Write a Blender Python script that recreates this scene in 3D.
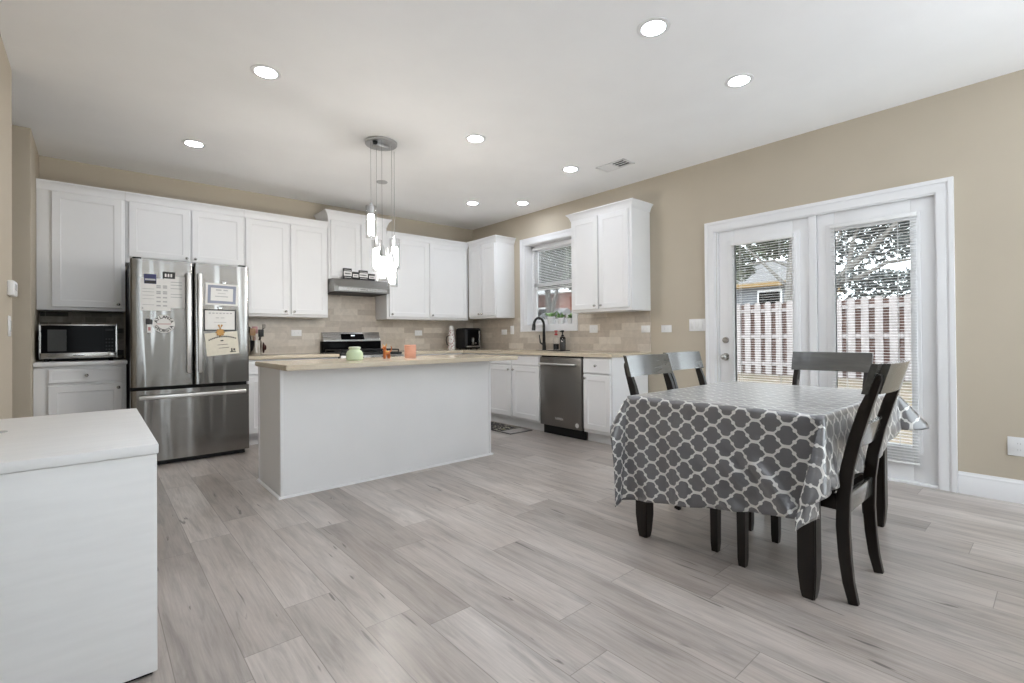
import bpy, bmesh, math, random
from mathutils import Vector, Matrix
random.seed(7)
SC = bpy.context.scene
COL = SC.collection
for _o in list(bpy.data.objects):
    bpy.data.objects.remove(_o)

# ------------------------------------------------------------------ camera
CAM_H = 1.08
YAW, PITCH, ROLL = 0.714413, 0.0062785, -0.00823616
_f = Vector((math.sin(YAW)*math.cos(PITCH), math.cos(YAW)*math.cos(PITCH), math.sin(PITCH)))
_r = Vector((math.cos(YAW), -math.sin(YAW), 0)); _u = _r.cross(_f)
_r2 = _r*math.cos(ROLL)+_u*math.sin(ROLL); _u2 = _u*math.cos(ROLL)-_r*math.sin(ROLL)
cd = bpy.data.cameras.new('camera'); cam = bpy.data.objects.new('camera', cd); COL.objects.link(cam)
cam.matrix_world = Matrix(((_r2.x, _u2.x, -_f.x, 0), (_r2.y, _u2.y, -_f.y, 0), (_r2.z, _u2.z, -_f.z, CAM_H), (0, 0, 0, 1)))
cd.sensor_width = 36.0; cd.lens = 481.36/1024*36.0; cd.shift_y = -7.5/1024
cd.clip_start = 0.02; cd.clip_end = 300
SC.camera = cam

# ------------------------------------------------------------------ world, exposure
W = bpy.data.worlds.new('overcast_sky'); SC.world = W; W.use_nodes = True
_bg = W.node_tree.nodes['Background']
_bg.inputs[0].default_value = (0.91, 0.96, 1.01, 1); _bg.inputs[1].default_value = 4.8
SC.view_settings.view_transform = 'Standard'; SC.view_settings.look = 'None'
SC.view_settings.exposure = 0.10; SC.view_settings.gamma = 1.0
SC.view_settings.use_curve_mapping = False
SC.cycles.use_denoising = True
SC.cycles.max_bounces = 10; SC.cycles.diffuse_bounces = 6; SC.cycles.glossy_bounces = 4
SC.cycles.transparent_max_bounces = 16
SC.cycles.sample_clamp_indirect = 6.0
LAMP = 84.0          # radiance of a recessed lamp's lens
PEND = 108.0            # radiance of a pendant's frosted tube

# ------------------------------------------------------------------ room dimensions (metres)
XR, YB, CEIL = 4.432, 6.02, 2.743
XL, YREAR = -0.38, -1.25

# ================================================================== materials
def new_mat(name):
    m = bpy.data.materials.new(name); m.use_nodes = True
    nt = m.node_tree; return m, nt, nt.nodes['Principled BSDF']
def setp(p, col=None, rough=None, metal=None, spec=None, coat=None, coatr=None, sheen=None):
    if col is not None: p.inputs['Base Color'].default_value = (*col, 1)
    if rough is not None: p.inputs['Roughness'].default_value = rough
    if metal is not None: p.inputs['Metallic'].default_value = metal
    if spec is not None: p.inputs['Specular IOR Level'].default_value = spec
    if coat is not None: p.inputs['Coat Weight'].default_value = coat
    if coatr is not None: p.inputs['Coat Roughness'].default_value = coatr
def N(nt, t, **kw):
    n = nt.nodes.new(t)
    for k, v in kw.items(): setattr(n, k, v)
    return n
def mth(nt, op, a, b=None, c=None):
    n = nt.nodes.new('ShaderNodeMath'); n.operation = op
    for i, v in enumerate((a, b, c)):
        if v is None: continue
        if isinstance(v, (int, float)): n.inputs[i].default_value = v
        else: nt.links.new(v, n.inputs[i])
    return n.outputs[0]
def mixc(nt, fac, a, b, blend='MIX'):
    n = nt.nodes.new('ShaderNodeMix'); n.data_type = 'RGBA'; n.blend_type = blend
    for i, v in ((0, fac), (6, a), (7, b)):
        if isinstance(v, (int, float)): n.inputs[i].default_value = v
        elif isinstance(v, tuple): n.inputs[i].default_value = (*v, 1)
        else: nt.links.new(v, n.inputs[i])
    return n.outputs[2]
def ramp(nt, fac, stops):
    n = nt.nodes.new('ShaderNodeValToRGB'); e = n.color_ramp.elements
    while len(e) < len(stops): e.new(0.5)
    for i, (p, c) in enumerate(stops):
        e[i].position = p; e[i].color = (*c, 1) if isinstance(c, tuple) else (c, c, c, 1)
    nt.links.new(fac, n.inputs[0]); return n.outputs[0]
def bump(nt, p, h, strength=0.1, dist=0.01):
    b = nt.nodes.new('ShaderNodeBump'); b.inputs['Strength'].default_value = strength; b.inputs['Distance'].default_value = dist
    nt.links.new(h, b.inputs['Height']); nt.links.new(b.outputs[0], p.inputs['Normal'])
def objcoord(nt, scale=(1, 1, 1)):
    t = nt.nodes.new('ShaderNodeTexCoord'); m = nt.nodes.new('ShaderNodeMapping')
    m.inputs['Scale'].default_value = scale; nt.links.new(t.outputs['Object'], m.inputs[0]); return m.outputs[0]
def noise(nt, vec, scale, detail=3, rough=0.5, dist=0.0):
    n = nt.nodes.new('ShaderNodeTexNoise'); n.inputs['Scale'].default_value = scale
    n.inputs['Detail'].default_value = detail; n.inputs['Roughness'].default_value = rough; n.inputs['Distortion'].default_value = dist
    nt.links.new(vec, n.inputs['Vector']); return n.outputs[0]
def plain(name, col, rough=0.5, metal=0.0, var=0.04, nscale=12.0, bstr=0.0, bscale=200.0, coat=0.0, stretch=(1, 1, 1), spec=0.5):
    """a plain finish with a faint procedural mottle and optional fine bump"""
    m, nt, p = new_mat(name); setp(p, col, rough, metal, spec, coat, 0.1)
    v = objcoord(nt, stretch); n = noise(nt, v, nscale, 4)
    lo = tuple(c*(1-var) for c in col); hi = tuple(min(1, c*(1+var)) for c in col)
    nt.links.new(ramp(nt, n, [(0.3, lo), (0.7, hi)]), p.inputs['Base Color'])
    if bstr: bump(nt, p, noise(nt, v, bscale, 2), bstr, 0.002)
    return m
def cells(nt, u, v, rowh, length, gap, stag=None):
    """running-bond cells: returns (random per cell, joint mask 0..1, second random)"""
    row = mth(nt, 'FLOOR', mth(nt, 'DIVIDE', v, rowh))
    wn = nt.nodes.new('ShaderNodeTexWhiteNoise'); wn.noise_dimensions = '1D'; nt.links.new(mth(nt, 'ADD', row, 13.7), wn.inputs['W'])
    uo = mth(nt, 'ADD', mth(nt, 'DIVIDE', u, length), wn.outputs['Value'])
    colm = mth(nt, 'FLOOR', uo)
    cb = nt.nodes.new('ShaderNodeCombineXYZ'); nt.links.new(row, cb.inputs[0]); nt.links.new(colm, cb.inputs[1])
    w2 = nt.nodes.new('ShaderNodeTexWhiteNoise'); w2.noise_dimensions = '3D'; nt.links.new(cb.outputs[0], w2.inputs['Vector'])
    fu = mth(nt, 'MULTIPLY', mth(nt, 'PINGPONG', uo, 0.5), length)
    fv = mth(nt, 'MULTIPLY', mth(nt, 'PINGPONG', mth(nt, 'DIVIDE', v, rowh), 0.5), rowh)
    d = mth(nt, 'MINIMUM', fu, fv)
    joint = mth(nt, 'SUBTRACT', 1.0, mth(nt, 'SMOOTH_MIN', mth(nt, 'DIVIDE', d, gap), 1.0, 0.2))
    return w2.outputs['Value'], joint, w2.outputs['Color']

def mat_floor():
    m, nt, p = new_mat('grey_wood_plank_floor')
    t = N(nt, 'ShaderNodeTexCoord'); s = N(nt, 'ShaderNodeSeparateXYZ'); nt.links.new(t.outputs['Object'], s.inputs[0])
    rnd, joint, rc = cells(nt, s.outputs[1], s.outputs[0], 0.19, 1.22, 0.0022)
    off = N(nt, 'ShaderNodeVectorMath', operation='MULTIPLY_ADD')
    nt.links.new(rc, off.inputs[0]); off.inputs[1].default_value = (9, 9, 9); nt.links.new(t.outputs['Object'], off.inputs[2])
    mp = N(nt, 'ShaderNodeMapping'); mp.inputs['Scale'].default_value = (9, 1.0, 1); nt.links.new(off.outputs[0], mp.inputs[0])
    g1 = noise(nt, mp.outputs[0], 2.4, 6, 0.62, 0.6)
    mp2 = N(nt, 'ShaderNodeMapping'); mp2.inputs['Scale'].default_value = (60, 2.2, 1); nt.links.new(off.outputs[0], mp2.inputs[0])
    g2 = noise(nt, mp2.outputs[0], 2.0, 4, 0.6)
    mp3 = N(nt, 'ShaderNodeMapping'); mp3.inputs['Scale'].default_value = (3.2, 1.1, 1); nt.links.new(off.outputs[0], mp3.inputs[0])
    g3 = noise(nt, mp3.outputs[0], 1.6, 3, 0.5)
    base = ramp(nt, rnd, [(0.0, (0.36, 0.322, 0.295)), (0.5, (0.455, 0.413, 0.382)), (1.0, (0.56, 0.52, 0.49))])
    c = mixc(nt, 1.0, base, ramp(nt, g1, [(0.25, 0.62), (0.5, 0.97), (0.75, 1.16)]), 'MULTIPLY')
    c = mixc(nt, 1.0, c, ramp(nt, g2, [(0.3, 0.86), (0.7, 1.08)]), 'MULTIPLY')
    c = mixc(nt, 1.0, c, ramp(nt, g3, [(0.3, (0.90, 0.87, 0.85)), (0.7, (1.08, 1.08, 1.08))]), 'MULTIPLY')
    mp4 = N(nt, 'ShaderNodeMapping'); mp4.inputs['Scale'].default_value = (26, 2.6, 1); nt.links.new(off.outputs[0], mp4.inputs[0])
    crack = ramp(nt, noise(nt, mp4.outputs[0], 1.3, 2, 0.4, 0.8), [(0.25, 0.42), (0.30, 1.0)])
    c = mixc(nt, 1.0, c, crack, 'MULTIPLY')
    c = mixc(nt, mth(nt, 'MULTIPLY', joint, 0.75), c, (0.12, 0.105, 0.095))
    nt.links.new(c, p.inputs['Base Color'])
    nt.links.new(ramp(nt, g1, [(0.3, 0.28), (0.7, 0.40)]), p.inputs['Roughness'])
    h = mth(nt, 'SUBTRACT', mth(nt, 'MULTIPLY', g2, 0.25), joint)
    bump(nt, p, h, 0.12, 0.003)
    return m
def mat_tile(name, axis, rowh, length, gap, stops, grout, rough, vein=0.12):
    m, nt, p = new_mat(name)
    t = N(nt, 'ShaderNodeTexCoord'); s = N(nt, 'ShaderNodeSeparateXYZ'); nt.links.new(t.outputs['Object'], s.inputs[0])
    rnd, joint, rc = cells(nt, s.outputs[axis], s.outputs[2], rowh, length, gap)
    c = ramp(nt, rnd, stops)
    g = noise(nt, t.outputs['Object'], 14, 5, 0.6, 1.0)
    c = mixc(nt, 1.0, c, ramp(nt, g, [(0.3, 1-vein), (0.7, 1+vein*0.6)]), 'MULTIPLY')
    c = mixc(nt, joint, c, grout)
    nt.links.new(c, p.inputs['Base Color']); setp(p, rough=rough)
    bump(nt, p, mth(nt, 'SUBTRACT', 1.0, joint), 0.35, 0.002)
    return m
def mat_steel(name, col, rough, wav=0.0, streak=0.06):
    m, nt, p = new_mat(name); setp(p, col, rough, 1.0)
    v = objcoord(nt, (1, 1, 160)); n = noise(nt, v, 3.0, 3)
    nt.links.new(ramp(nt, n, [(0.3, rough*(1-2.5*streak)), (0.7, rough*(1+3*streak))]), p.inputs['Roughness'])
    nt.links.new(ramp(nt, n, [(0.3, tuple(c*(1-streak) for c in col)), (0.7, col)]), p.inputs['Base Color'])
    if wav:
        v2 = objcoord(nt, (7.5, 7.5, 0.55)); bump(nt, p, noise(nt, v2, 1.0, 1, 0.4, 0.3), wav, 0.05)
    return m
def mat_glass(name, tint=(1, 1, 1), refl=1.0):
    m, nt, p = new_mat(name); nt.nodes.remove(p)
    out = nt.nodes['Material Output']
    tr = N(nt, 'ShaderNodeBsdfTransparent'); tr.inputs[0].default_value = (*tint, 1)
    gl = N(nt, 'ShaderNodeBsdfGlossy'); gl.inputs['Roughness'].default_value = 0.02
    fr = N(nt, 'ShaderNodeFresnel'); fr.inputs[0].default_value = 1.45
    mx = N(nt, 'ShaderNodeMixShader'); nt.links.new(mth(nt, 'MULTIPLY', fr.outputs[0], refl), mx.inputs[0])
    nt.links.new(tr.outputs[0], mx.inputs[1]); nt.links.new(gl.outputs[0], mx.inputs[2]); nt.links.new(mx.outputs[0], out.inputs[0])
    return m
def mat_emit(name, col, s):
    m, nt, p = new_mat(name); setp(p, (0.8, 0.8, 0.8), 0.4)
    p.inputs['Emission Color'].default_value = (*col, 1); p.inputs['Emission Strength'].default_value = s
    return m
def mat_cloth():
    m, nt, p = new_mat('grey_trellis_vinyl'); setp(p, rough=0.3, spec=0.6, coat=1.0, coatr=0.2)
    p.inputs['Coat IOR'].default_value = 1.6; p.inputs['Sheen Weight'].default_value = 0.45; p.inputs['Sheen Roughness'].default_value = 0.35
    uv = N(nt, 'ShaderNodeUVMap'); s = N(nt, 'ShaderNodeSeparateXYZ'); nt.links.new(uv.outputs[0], s.inputs[0])
    PX, PY = 0.126, 0.092
    x = mth(nt, 'DIVIDE', s.outputs[1], PX); y = mth(nt, 'DIVIDE', s.outputs[0], PY)
    TP = 2*math.pi
    cx = mth(nt, 'COSINE', mth(nt, 'MULTIPLY', x, TP)); sx = mth(nt, 'SINE', mth(nt, 'MULTIPLY', x, TP))
    cy = mth(nt, 'COSINE', mth(nt, 'MULTIPLY', y, TP)); sy = mth(nt, 'SINE', mth(nt, 'MULTIPLY', y, TP))
    c2 = mth(nt, 'MULTIPLY', cx, cx)      # quintic ease gives wide round lobes: (15c - 10c^3 + 3c^5)/8
    h = mth(nt, 'MULTIPLY', cx, mth(nt, 'ADD', 1.875, mth(nt, 'MULTIPLY', c2, mth(nt, 'SUBTRACT', mth(nt, 'MULTIPLY', c2, 0.375), 1.25))))
    o2 = mth(nt, 'SUBTRACT', 1.0, c2)
    f = mth(nt, 'ADD', h, cy)
    gx = mth(nt, 'MULTIPLY', mth(nt, 'MULTIPLY', mth(nt, 'MULTIPLY', o2, o2), 1.875*TP/PX), sx)
    gy = mth(nt, 'MULTIPLY', sy, TP/PY)
    g = mth(nt, 'SQRT', mth(nt, 'ADD', mth(nt, 'ADD', mth(nt, 'MULTIPLY', gx, gx), mth(nt, 'MULTIPLY', gy, gy)), 60.0))
    d = mth(nt, 'DIVIDE', mth(nt, 'ABSOLUTE', f), g)
    line = mth(nt, 'LESS_THAN', d, 0.0034)
    dx = mth(nt, 'MULTIPLY', mth(nt, 'SUBTRACT', mth(nt, 'PINGPONG', x, 0.5), 0.25), PX)
    dy = mth(nt, 'MULTIPLY', mth(nt, 'SUBTRACT', mth(nt, 'PINGPONG', y, 0.5), 0.25), PY)
    r = mth(nt, 'SQRT', mth(nt, 'ADD', mth(nt, 'MULTIPLY', dx, dx), mth(nt, 'MULTIPLY', dy, dy)))
    nub = mth(nt, 'LESS_THAN', r, 0.0085)
    mask = mth(nt, 'MAXIMUM', line, nub)
    nt.links.new(mixc(nt, mask, (0.105, 0.103, 0.110), (0.62, 0.61, 0.59)), p.inputs['Base Color'])
    v = objcoord(nt); bump(nt, p, noise(nt, v, 7.0, 3, 0.5, 0.8), 0.5, 0.03)
    b = [n for n in nt.nodes if n.type == 'BUMP'][0]; b2 = nt.nodes.new('ShaderNodeBump'); b2.inputs['Strength'].default_value = 0.18; b2.inputs['Distance'].default_value = 0.02
    nt.links.new(b.inputs['Height'].links[0].from_socket, b2.inputs['Height']); nt.links.new(b2.outputs[0], p.inputs['Coat Normal'])
    return m
def mat_wood(name, lo, hi, rough, coat=0.0, axis_scale=(14, 14, 1.2), spec=0.5):
    m, nt, p = new_mat(name); setp(p, lo, rough, 0, spec, coat, 0.12)
    v = objcoord(nt, axis_scale)
    n = noise(nt, v, 2.5, 5, 0.6, 0.8)
    nt.links.new(ramp(nt, n, [(0.3, lo), (0.75, hi)]), p.inputs['Base Color'])
    return m

M = {}
M['wall'] = plain('tan_wall_paint', (0.495, 0.435, 0.345), 0.75, var=0.02, nscale=3, bstr=0.15, bscale=260)
M['ceil'] = plain('white_ceiling_paint', (0.92, 0.92, 0.92), 0.85, var=0.015, nscale=3, bstr=0.12, bscale=120)
M['trim'] = plain('white_trim_paint', (0.80, 0.80, 0.81), 0.38, var=0.012, nscale=4)
M['cab'] = plain('white_cabinet_paint', (0.785, 0.785, 0.79), 0.48, var=0.015, nscale=3)
M['laminate'] = plain('white_laminate', (0.80, 0.80, 0.80), 0.42, var=0.025, nscale=3, stretch=(2, 14, 14))
M['floor'] = mat_floor()
M['counter'] = plain('beige_speckled_quartz', (0.60, 0.52, 0.40), 0.16, var=0.10, nscale=160)
TST = [(0.0, (0.46, 0.40, 0.335)), (0.5, (0.55, 0.485, 0.41)), (1.0, (0.67, 0.61, 0.53))]
M['tile_x'] = mat_tile('beige_stone_tile', 0, 0.0765, 0.305, 0.0014, TST, (0.56, 0.51, 0.44), 0.28)
M['tile_y'] = mat_tile('beige_stone_tile_side', 1, 0.0765, 0.305, 0.0014, TST, (0.56, 0.51, 0.44), 0.28)
M['mosaic'] = mat_tile('dark_stone_mosaic', 0, 0.052, 0.155, 0.002, [(0.0, (0.03, 0.025, 0.018)), (0.5, (0.18, 0.155, 0.12)), (1.0, (0.46, 0.41, 0.33))], (0.38, 0.34, 0.27), 0.6, 0.35)
M['steel'] = mat_steel('brushed_stainless', (0.285, 0.278, 0.267), 0.19, wav=0.5)
M['steel_plain'] = mat_steel('smooth_stainless', (0.46, 0.45, 0.435), 0.26)
M['hood'] = mat_steel('hood_stainless', (0.27, 0.263, 0.25), 0.3)
M['dark_steel'] = mat_steel('dark_stainless', (0.25, 0.238, 0.225), 0.3, wav=0.12, streak=0.012)
M['handle_steel'] = mat_steel('handle_stainless', (0.72, 0.71, 0.69), 0.33)
M['chrome'] = mat_steel('polished_chrome', (0.75, 0.75, 0.75), 0.08)
M['nickel'] = mat_steel('brushed_nickel', (0.50, 0.49, 0.47), 0.25)
M['black'] = plain('black_plastic', (0.008, 0.008, 0.009), 0.45, var=0.1, spec=0.3)
M['gloss'] = plain('black_glass', (0.004, 0.004, 0.0045), 0.08, var=0.05, spec=0.03)
M['iron'] = plain('black_cast_iron', (0.010, 0.010, 0.011), 0.55, var=0.1, bstr=0.2)
M['bronze'] = plain('matte_black_metal', (0.012, 0.011, 0.011), 0.3, metal=0.3, var=0.1)
M['darkside'] = plain('charcoal_enamel', (0.010, 0.010, 0.011), 0.5, var=0.05, spec=0.3)
M['white'] = plain('white_plastic', (0.80, 0.80, 0.80), 0.35, var=0.01)
M['slat'] = plain('white_blind_slat', (0.80, 0.80, 0.80), 0.4, var=0.01)
M['glass'] = mat_glass('window_glass', (0.95, 0.97, 0.97), 0.8)
M['clear'] = mat_glass('clear_glass', (0.985, 0.985, 0.985), 0.28)
M['smoke'] = mat_glass('smoked_glass', (0.35, 0.34, 0.33), 1.0)
M['cable'] = plain('grey_pendant_cable', (0.22, 0.22, 0.22), 0.6, var=0.05)
M['satin'] = mat_steel('satin_silver', (0.55, 0.55, 0.55), 0.42)
M['mwglass'] = plain('dark_grey_window_mesh', (0.045, 0.045, 0.043), 0.3, var=0.1, nscale=200, spec=0.2)
M['cloth'] = mat_cloth()
M['espresso'] = mat_wood('espresso_stained_wood', (0.004, 0.003, 0.0024), (0.014, 0.008, 0.005), 0.33, coat=0.15, spec=0.35)
M['rail'] = mat_wood('reflection_lightened_wood', (0.045, 0.045, 0.041), (0.080, 0.078, 0.072), 0.26, coat=1.0, axis_scale=(1.2, 14, 14), spec=0.8)  # silvery reflection put into the colour: lighter than the espresso posts
M['lens'] = mat_emit('lit_lamp_lens', (0.90, 0.97, 1.08), LAMP)
M['tube'] = mat_emit('lit_frosted_tube', (1.0, 0.955, 0.90), PEND)
M['tube_cool'] = mat_emit('lit_white_tube', (1.0, 0.98, 0.95), PEND*0.7)
M['paper'] = plain('white_paper', (0.72, 0.71, 0.69), 0.7, var=0.02, nscale=30)
M['cream'] = plain('cream_parchment', (0.66, 0.62, 0.52), 0.7, var=0.05, nscale=30)
M['ink'] = plain('dark_ink', (0.02, 0.019, 0.02), 0.6, var=0.1)
M['greyink'] = plain('grey_print', (0.42, 0.42, 0.42), 0.6, var=0.1)
M['blueborder'] = plain('slate_blue_print', (0.25, 0.27, 0.34), 0.6, var=0.1)
M['navy'] = plain('navy_print', (0.03, 0.03, 0.12), 0.4, var=0.2)
M['red'] = plain('red_plastic', (0.45, 0.05, 0.05), 0.4, var=0.1)
M['pink'] = plain('pink_plastic', (0.45, 0.22, 0.22), 0.4, var=0.1)
M['gold'] = plain('aged_gold_metal', (0.38, 0.21, 0.07), 0.35, metal=0.6, var=0.2)
M['greenwax'] = plain('pale_green_wax_jar', (0.55, 0.66, 0.45), 0.25, var=0.05)
M['greenlid'] = plain('pale_green_lid', (0.60, 0.66, 0.52), 0.35, var=0.05)
M['coral'] = plain('coral_wax', (0.72, 0.36, 0.26), 0.35, var=0.08)
M['orange'] = plain('orange_glazed_ceramic', (0.50, 0.15, 0.04), 0.3, var=0.25, nscale=40)
M['yellow'] = plain('yellow_glaze', (0.65, 0.36, 0.08), 0.3, var=0.2, nscale=40)
M['tan'] = plain('light_brown_wood_tool', (0.30, 0.17, 0.08), 0.5, var=0.2)
M['ceramic'] = plain('white_glazed_ceramic', (0.78, 0.78, 0.77), 0.15, var=0.03)
M['leaf'] = plain('green_leaf', (0.12, 0.24, 0.06), 0.5, var=0.4, nscale=30)
M['patterned'] = None

# ================================================================== mesh helpers
def bm_new(): return bmesh.new()
def box(bm, x0, x1, y0, y1, z0, z1, bev=0.0, seg=2):
    if x1 < x0: x0, x1 = x1, x0
    if y1 < y0: y0, y1 = y1, y0
    if z1 < z0: z0, z1 = z1, z0
    r = bmesh.ops.create_cube(bm, size=1.0)
    vs = r['verts']
    for v in vs:
        v.co = Vector(((x0+x1)/2+v.co.x*(x1-x0), (y0+y1)/2+v.co.y*(y1-y0), (z0+z1)/2+v.co.z*(z1-z0)))
    if bev > 0:
        es = list({e for v in vs for e in v.link_edges})
        bmesh.ops.bevel(bm, geom=es, offset=min(bev, 0.45*min(x1-x0, y1-y0, z1-z0)), segments=seg, affect='EDGES', profile=0.5)
def frame_basis(d):
    d = d.normalized(); a = Vector((0, 0, 1)) if abs(d.z) < 0.9 else Vector((1, 0, 0))
    x = a.cross(d).normalized(); return x, d.cross(x)
def cyl(bm, p0, p1, r0, r1=None, seg=16, caps=True):
    p0, p1 = Vector(p0), Vector(p1); r1 = r0 if r1 is None else r1
    x, y = frame_basis(p1-p0)
    a, b = [], []
    for i in range(seg):
        t = 2*math.pi*i/seg; o = x*math.cos(t)+y*math.sin(t)
        a.append(bm.verts.new(p0+o*r0)); b.append(bm.verts.new(p1+o*r1))
    for i in range(seg):
        j = (i+1) % seg; bm.faces.new((a[i], a[j], b[j], b[i]))
    if caps: bm.faces.new(a[::-1]); bm.faces.new(b)
def tube(bm, pts, r, seg=10, caps=True):
    pts = [Vector(p) for p in pts]; rs = r if isinstance(r, (list, tuple)) else [r]*len(pts)
    rings = []; x = None
    for i, p in enumerate(pts):
        d = (pts[min(i+1, len(pts)-1)]-pts[max(i-1, 0)]).normalized()
        if x is None: x, y = frame_basis(d)
        else:
            x = (x-d*x.dot(d)).normalized(); y = d.cross(x)
        rings.append([bm.verts.new(p+(x*math.cos(2*math.pi*k/seg)+y*math.sin(2*math.pi*k/seg))*rs[i]) for k in range(seg)])
    for a, b in zip(rings, rings[1:]):
        for k in range(seg):
            j = (k+1) % seg; bm.faces.new((a[k], a[j], b[j], b[k]))
    if caps: bm.faces.new(rings[0][::-1]); bm.faces.new(rings[-1])
def lathe(bm, c, prof, seg=24, closed=True):
    """revolve (r, z) profile about the vertical through c"""
    c = Vector(c); rings = []
    for r, z in prof:
        if r < 1e-6: rings.append([bm.verts.new(c+Vector((0, 0, z)))])
        else: rings.append([bm.verts.new(c+Vector((r*math.cos(2*math.pi*k/seg), r*math.sin(2*math.pi*k/seg), z))) for k in range(seg)])
    for a, b in zip(rings, rings[1:]):
        for k in range(seg):
            j = (k+1) % seg
            if len(a) == 1 and len(b) == 1: continue
            if len(a) == 1: bm.faces.new((a[0], b[k], b[j]))
            elif len(b) == 1: bm.faces.new((a[k], a[j], b[0]))
            else: bm.faces.new((a[k], a[j], b[j], b[k]))
def prism(bm, poly, fn, d0, d1):
    """extrude a 2D polygon from d0 to d1; fn(a, b, d) gives the 3D point"""
    A = [bm.verts.new(fn(a, b, d0)) for a, b in poly]; B = [bm.verts.new(fn(a, b, d1)) for a, b in poly]
    n = len(poly)
    for i in range(n):
        j = (i+1) % n; bm.faces.new((A[i], A[j], B[j], B[i]))
    bm.faces.new(A[::-1]); bm.faces.new(B)
def sweep_rect(bm, pts, w, d):
    """rectangular bar along pts in the local y-z plane, w wide in x, d deep"""
    rings = []
    for i, (x, y, z) in enumerate(pts):
        a = Vector(pts[max(i-1, 0)]); b = Vector(pts[min(i+1, len(pts)-1)]); t = (b-a).normalized()
        n = Vector((0, t.z, -t.y)).normalized()
        ww = w[i] if isinstance(w, list) else w; dd = d[i] if isinstance(d, list) else d
        p = Vector((x, y, z))
        rings.append([bm.verts.new(p+Vector((sx*ww/2, 0, 0))+n*(sy*dd/2)) for sx, sy in ((-1, -1), (1, -1), (1, 1), (-1, 1))])
    for a, b in zip(rings, rings[1:]):
        for k in range(4):
            j = (k+1) % 4; bm.faces.new((a[k], a[j], b[j], b[k]))
    bm.faces.new(rings[0][::-1]); bm.faces.new(rings[-1])
def sphere(bm, c, rx, ry=None, rz=None, seg=16):
    ry = rx if ry is None else ry; rz = rx if rz is None else rz
    r = bmesh.ops.create_uvsphere(bm, u_segments=seg, v_segments=max(6, seg//2), radius=1.0)
    for v in r['verts']: v.co = Vector((c[0]+v.co.x*rx, c[1]+v.co.y*ry, c[2]+v.co.z*rz))

def root_loc(o):
    while o.parent is not None: o = o.parent
    return o.location
def obj(name, bm, mat, parent=None, smooth=True, angle=35, raw=False):
    bmesh.ops.remove_doubles(bm, verts=bm.verts, dist=1e-6)
    bmesh.ops.recalc_face_normals(bm, faces=bm.faces)
    if parent is not None and not raw:
        L = Vector(root_loc(parent))
        for v in bm.verts: v.co -= L
    me = bpy.data.meshes.new(name); bm.to_mesh(me); bm.free()
    if smooth:
        for p in me.polygons: p.use_smooth = True
        me.set_sharp_from_angle(angle=math.radians(angle))
    for mm in (mat if isinstance(mat, list) else [mat]): me.materials.append(mm)
    o = bpy.data.objects.new(name, me); COL.objects.link(o)
    if parent is not None: o.parent = parent
    return o
def tag(o, label, cat, group=None):
    o['label'] = label; o['category'] = cat
    if group: o['group'] = group
    return o
def thing(name, label, cat, loc, rotz=0.0, group=None):
    o = bpy.data.objects.new(name, None); COL.objects.link(o); o.empty_display_size = 0.1
    o.location = loc; o.rotation_euler = (0, 0, rotz)
    return tag(o, label, cat, group)
def struct(name, bm, mat, parent=None, **kw):
    o = obj(name, bm, mat, parent, **kw)
    if parent is None: o['kind'] = 'structure'
    return o
def copy_tree(o, parent=None):
    c = o.copy(); COL.objects.link(c); c.parent = parent
    for ch in list(o.children): copy_tree(ch, c)
    return c
def text_bm(bm, body, size, fn, depth=0.0008, align='CENTER'):
    cu = bpy.data.curves.new('lettering', 'FONT'); cu.body = body; cu.size = size; cu.align_x = align; cu.align_y = 'CENTER'
    cu.extrude = 0; cu.offset = size*0.035; cu.resolution_u = 3
    o = bpy.data.objects.new('lettering', cu); COL.objects.link(o)
    dg = bpy.context.evaluated_depsgraph_get(); me = bpy.data.meshes.new_from_object(o.evaluated_get(dg))
    vs = [bm.verts.new(fn(v.co.x, v.co.y)) for v in me.vertices]
    for p in me.polygons:
        try: bm.faces.new([vs[i] for i in p.vertices])
        except ValueError: pass
    bpy.data.objects.remove(o); bpy.data.curves.remove(cu); bpy.data.meshes.remove(me)

# mappings: (u along wall, w out from wall, z) -> world
MB_ = lambda u, w, z: Vector((u, YB-w, z))
MR_ = lambda u, w, z: Vector((XR-w, u, z))
def mbox(bm, mp, u0, u1, w0, w1, z0, z1, bev=0.0, seg=2):
    a = mp(u0, w0, z0); b = mp(u1, w1, z1); box(bm, a.x, b.x, a.y, b.y, a.z, b.z, bev, seg)

# ================================================================== shell
bm = bm_new(); box(bm, -2.4, XR+0.16, YREAR-0.2, YB+0.12, -0.10, 0.0); struct('floor', bm, M['floor'], smooth=False)
bm = bm_new(); box(bm, -2.4, XR+0.2, YREAR-0.2, YB+0.12, CEIL, CEIL+0.12); struct('ceiling', bm, M['ceil'], smooth=False)
bm = bm_new(); box(bm, -2.4, XR+0.2, YB, YB+0.12, 0, CEIL); struct('wall_back', bm, M['wall'], smooth=False)
# right wall with a window and a double-door opening
WY0, WY1, WZ0, WZ1 = 3.965, 4.815, 1.215, 2.325
DY0, DY1, DZ1 = 0.575, 2.16, 2.068
WT = 0.17
bm = bm_new()
box(bm, XR, XR+WT, YREAR, DY0, 0, CEIL)
box(bm, XR, XR+WT, DY0, DY1, DZ1, CEIL)
box(bm, XR, XR+WT, DY1, WY0, 0, CEIL)
box(bm, XR, XR+WT, WY0, WY1, 0, WZ0); box(bm, XR, XR+WT, WY0, WY1, WZ1, CEIL)
box(bm, XR, XR+WT, WY1, YB, 0, CEIL)
struct('wall_right', bm, M['wall'], smooth=False)
bm = bm_new(); box(bm, XL-0.115, XL, 1.80, 4.222, 0, CEIL, 0.006); box(bm, XL-0.115, XL, YREAR, 1.80, 2.62, CEIL); box(bm, XL-0.115, XL, YREAR, 1.80, 0, 0.08)
struct('wall_left', bm, M['wall'], smooth=False)
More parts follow.
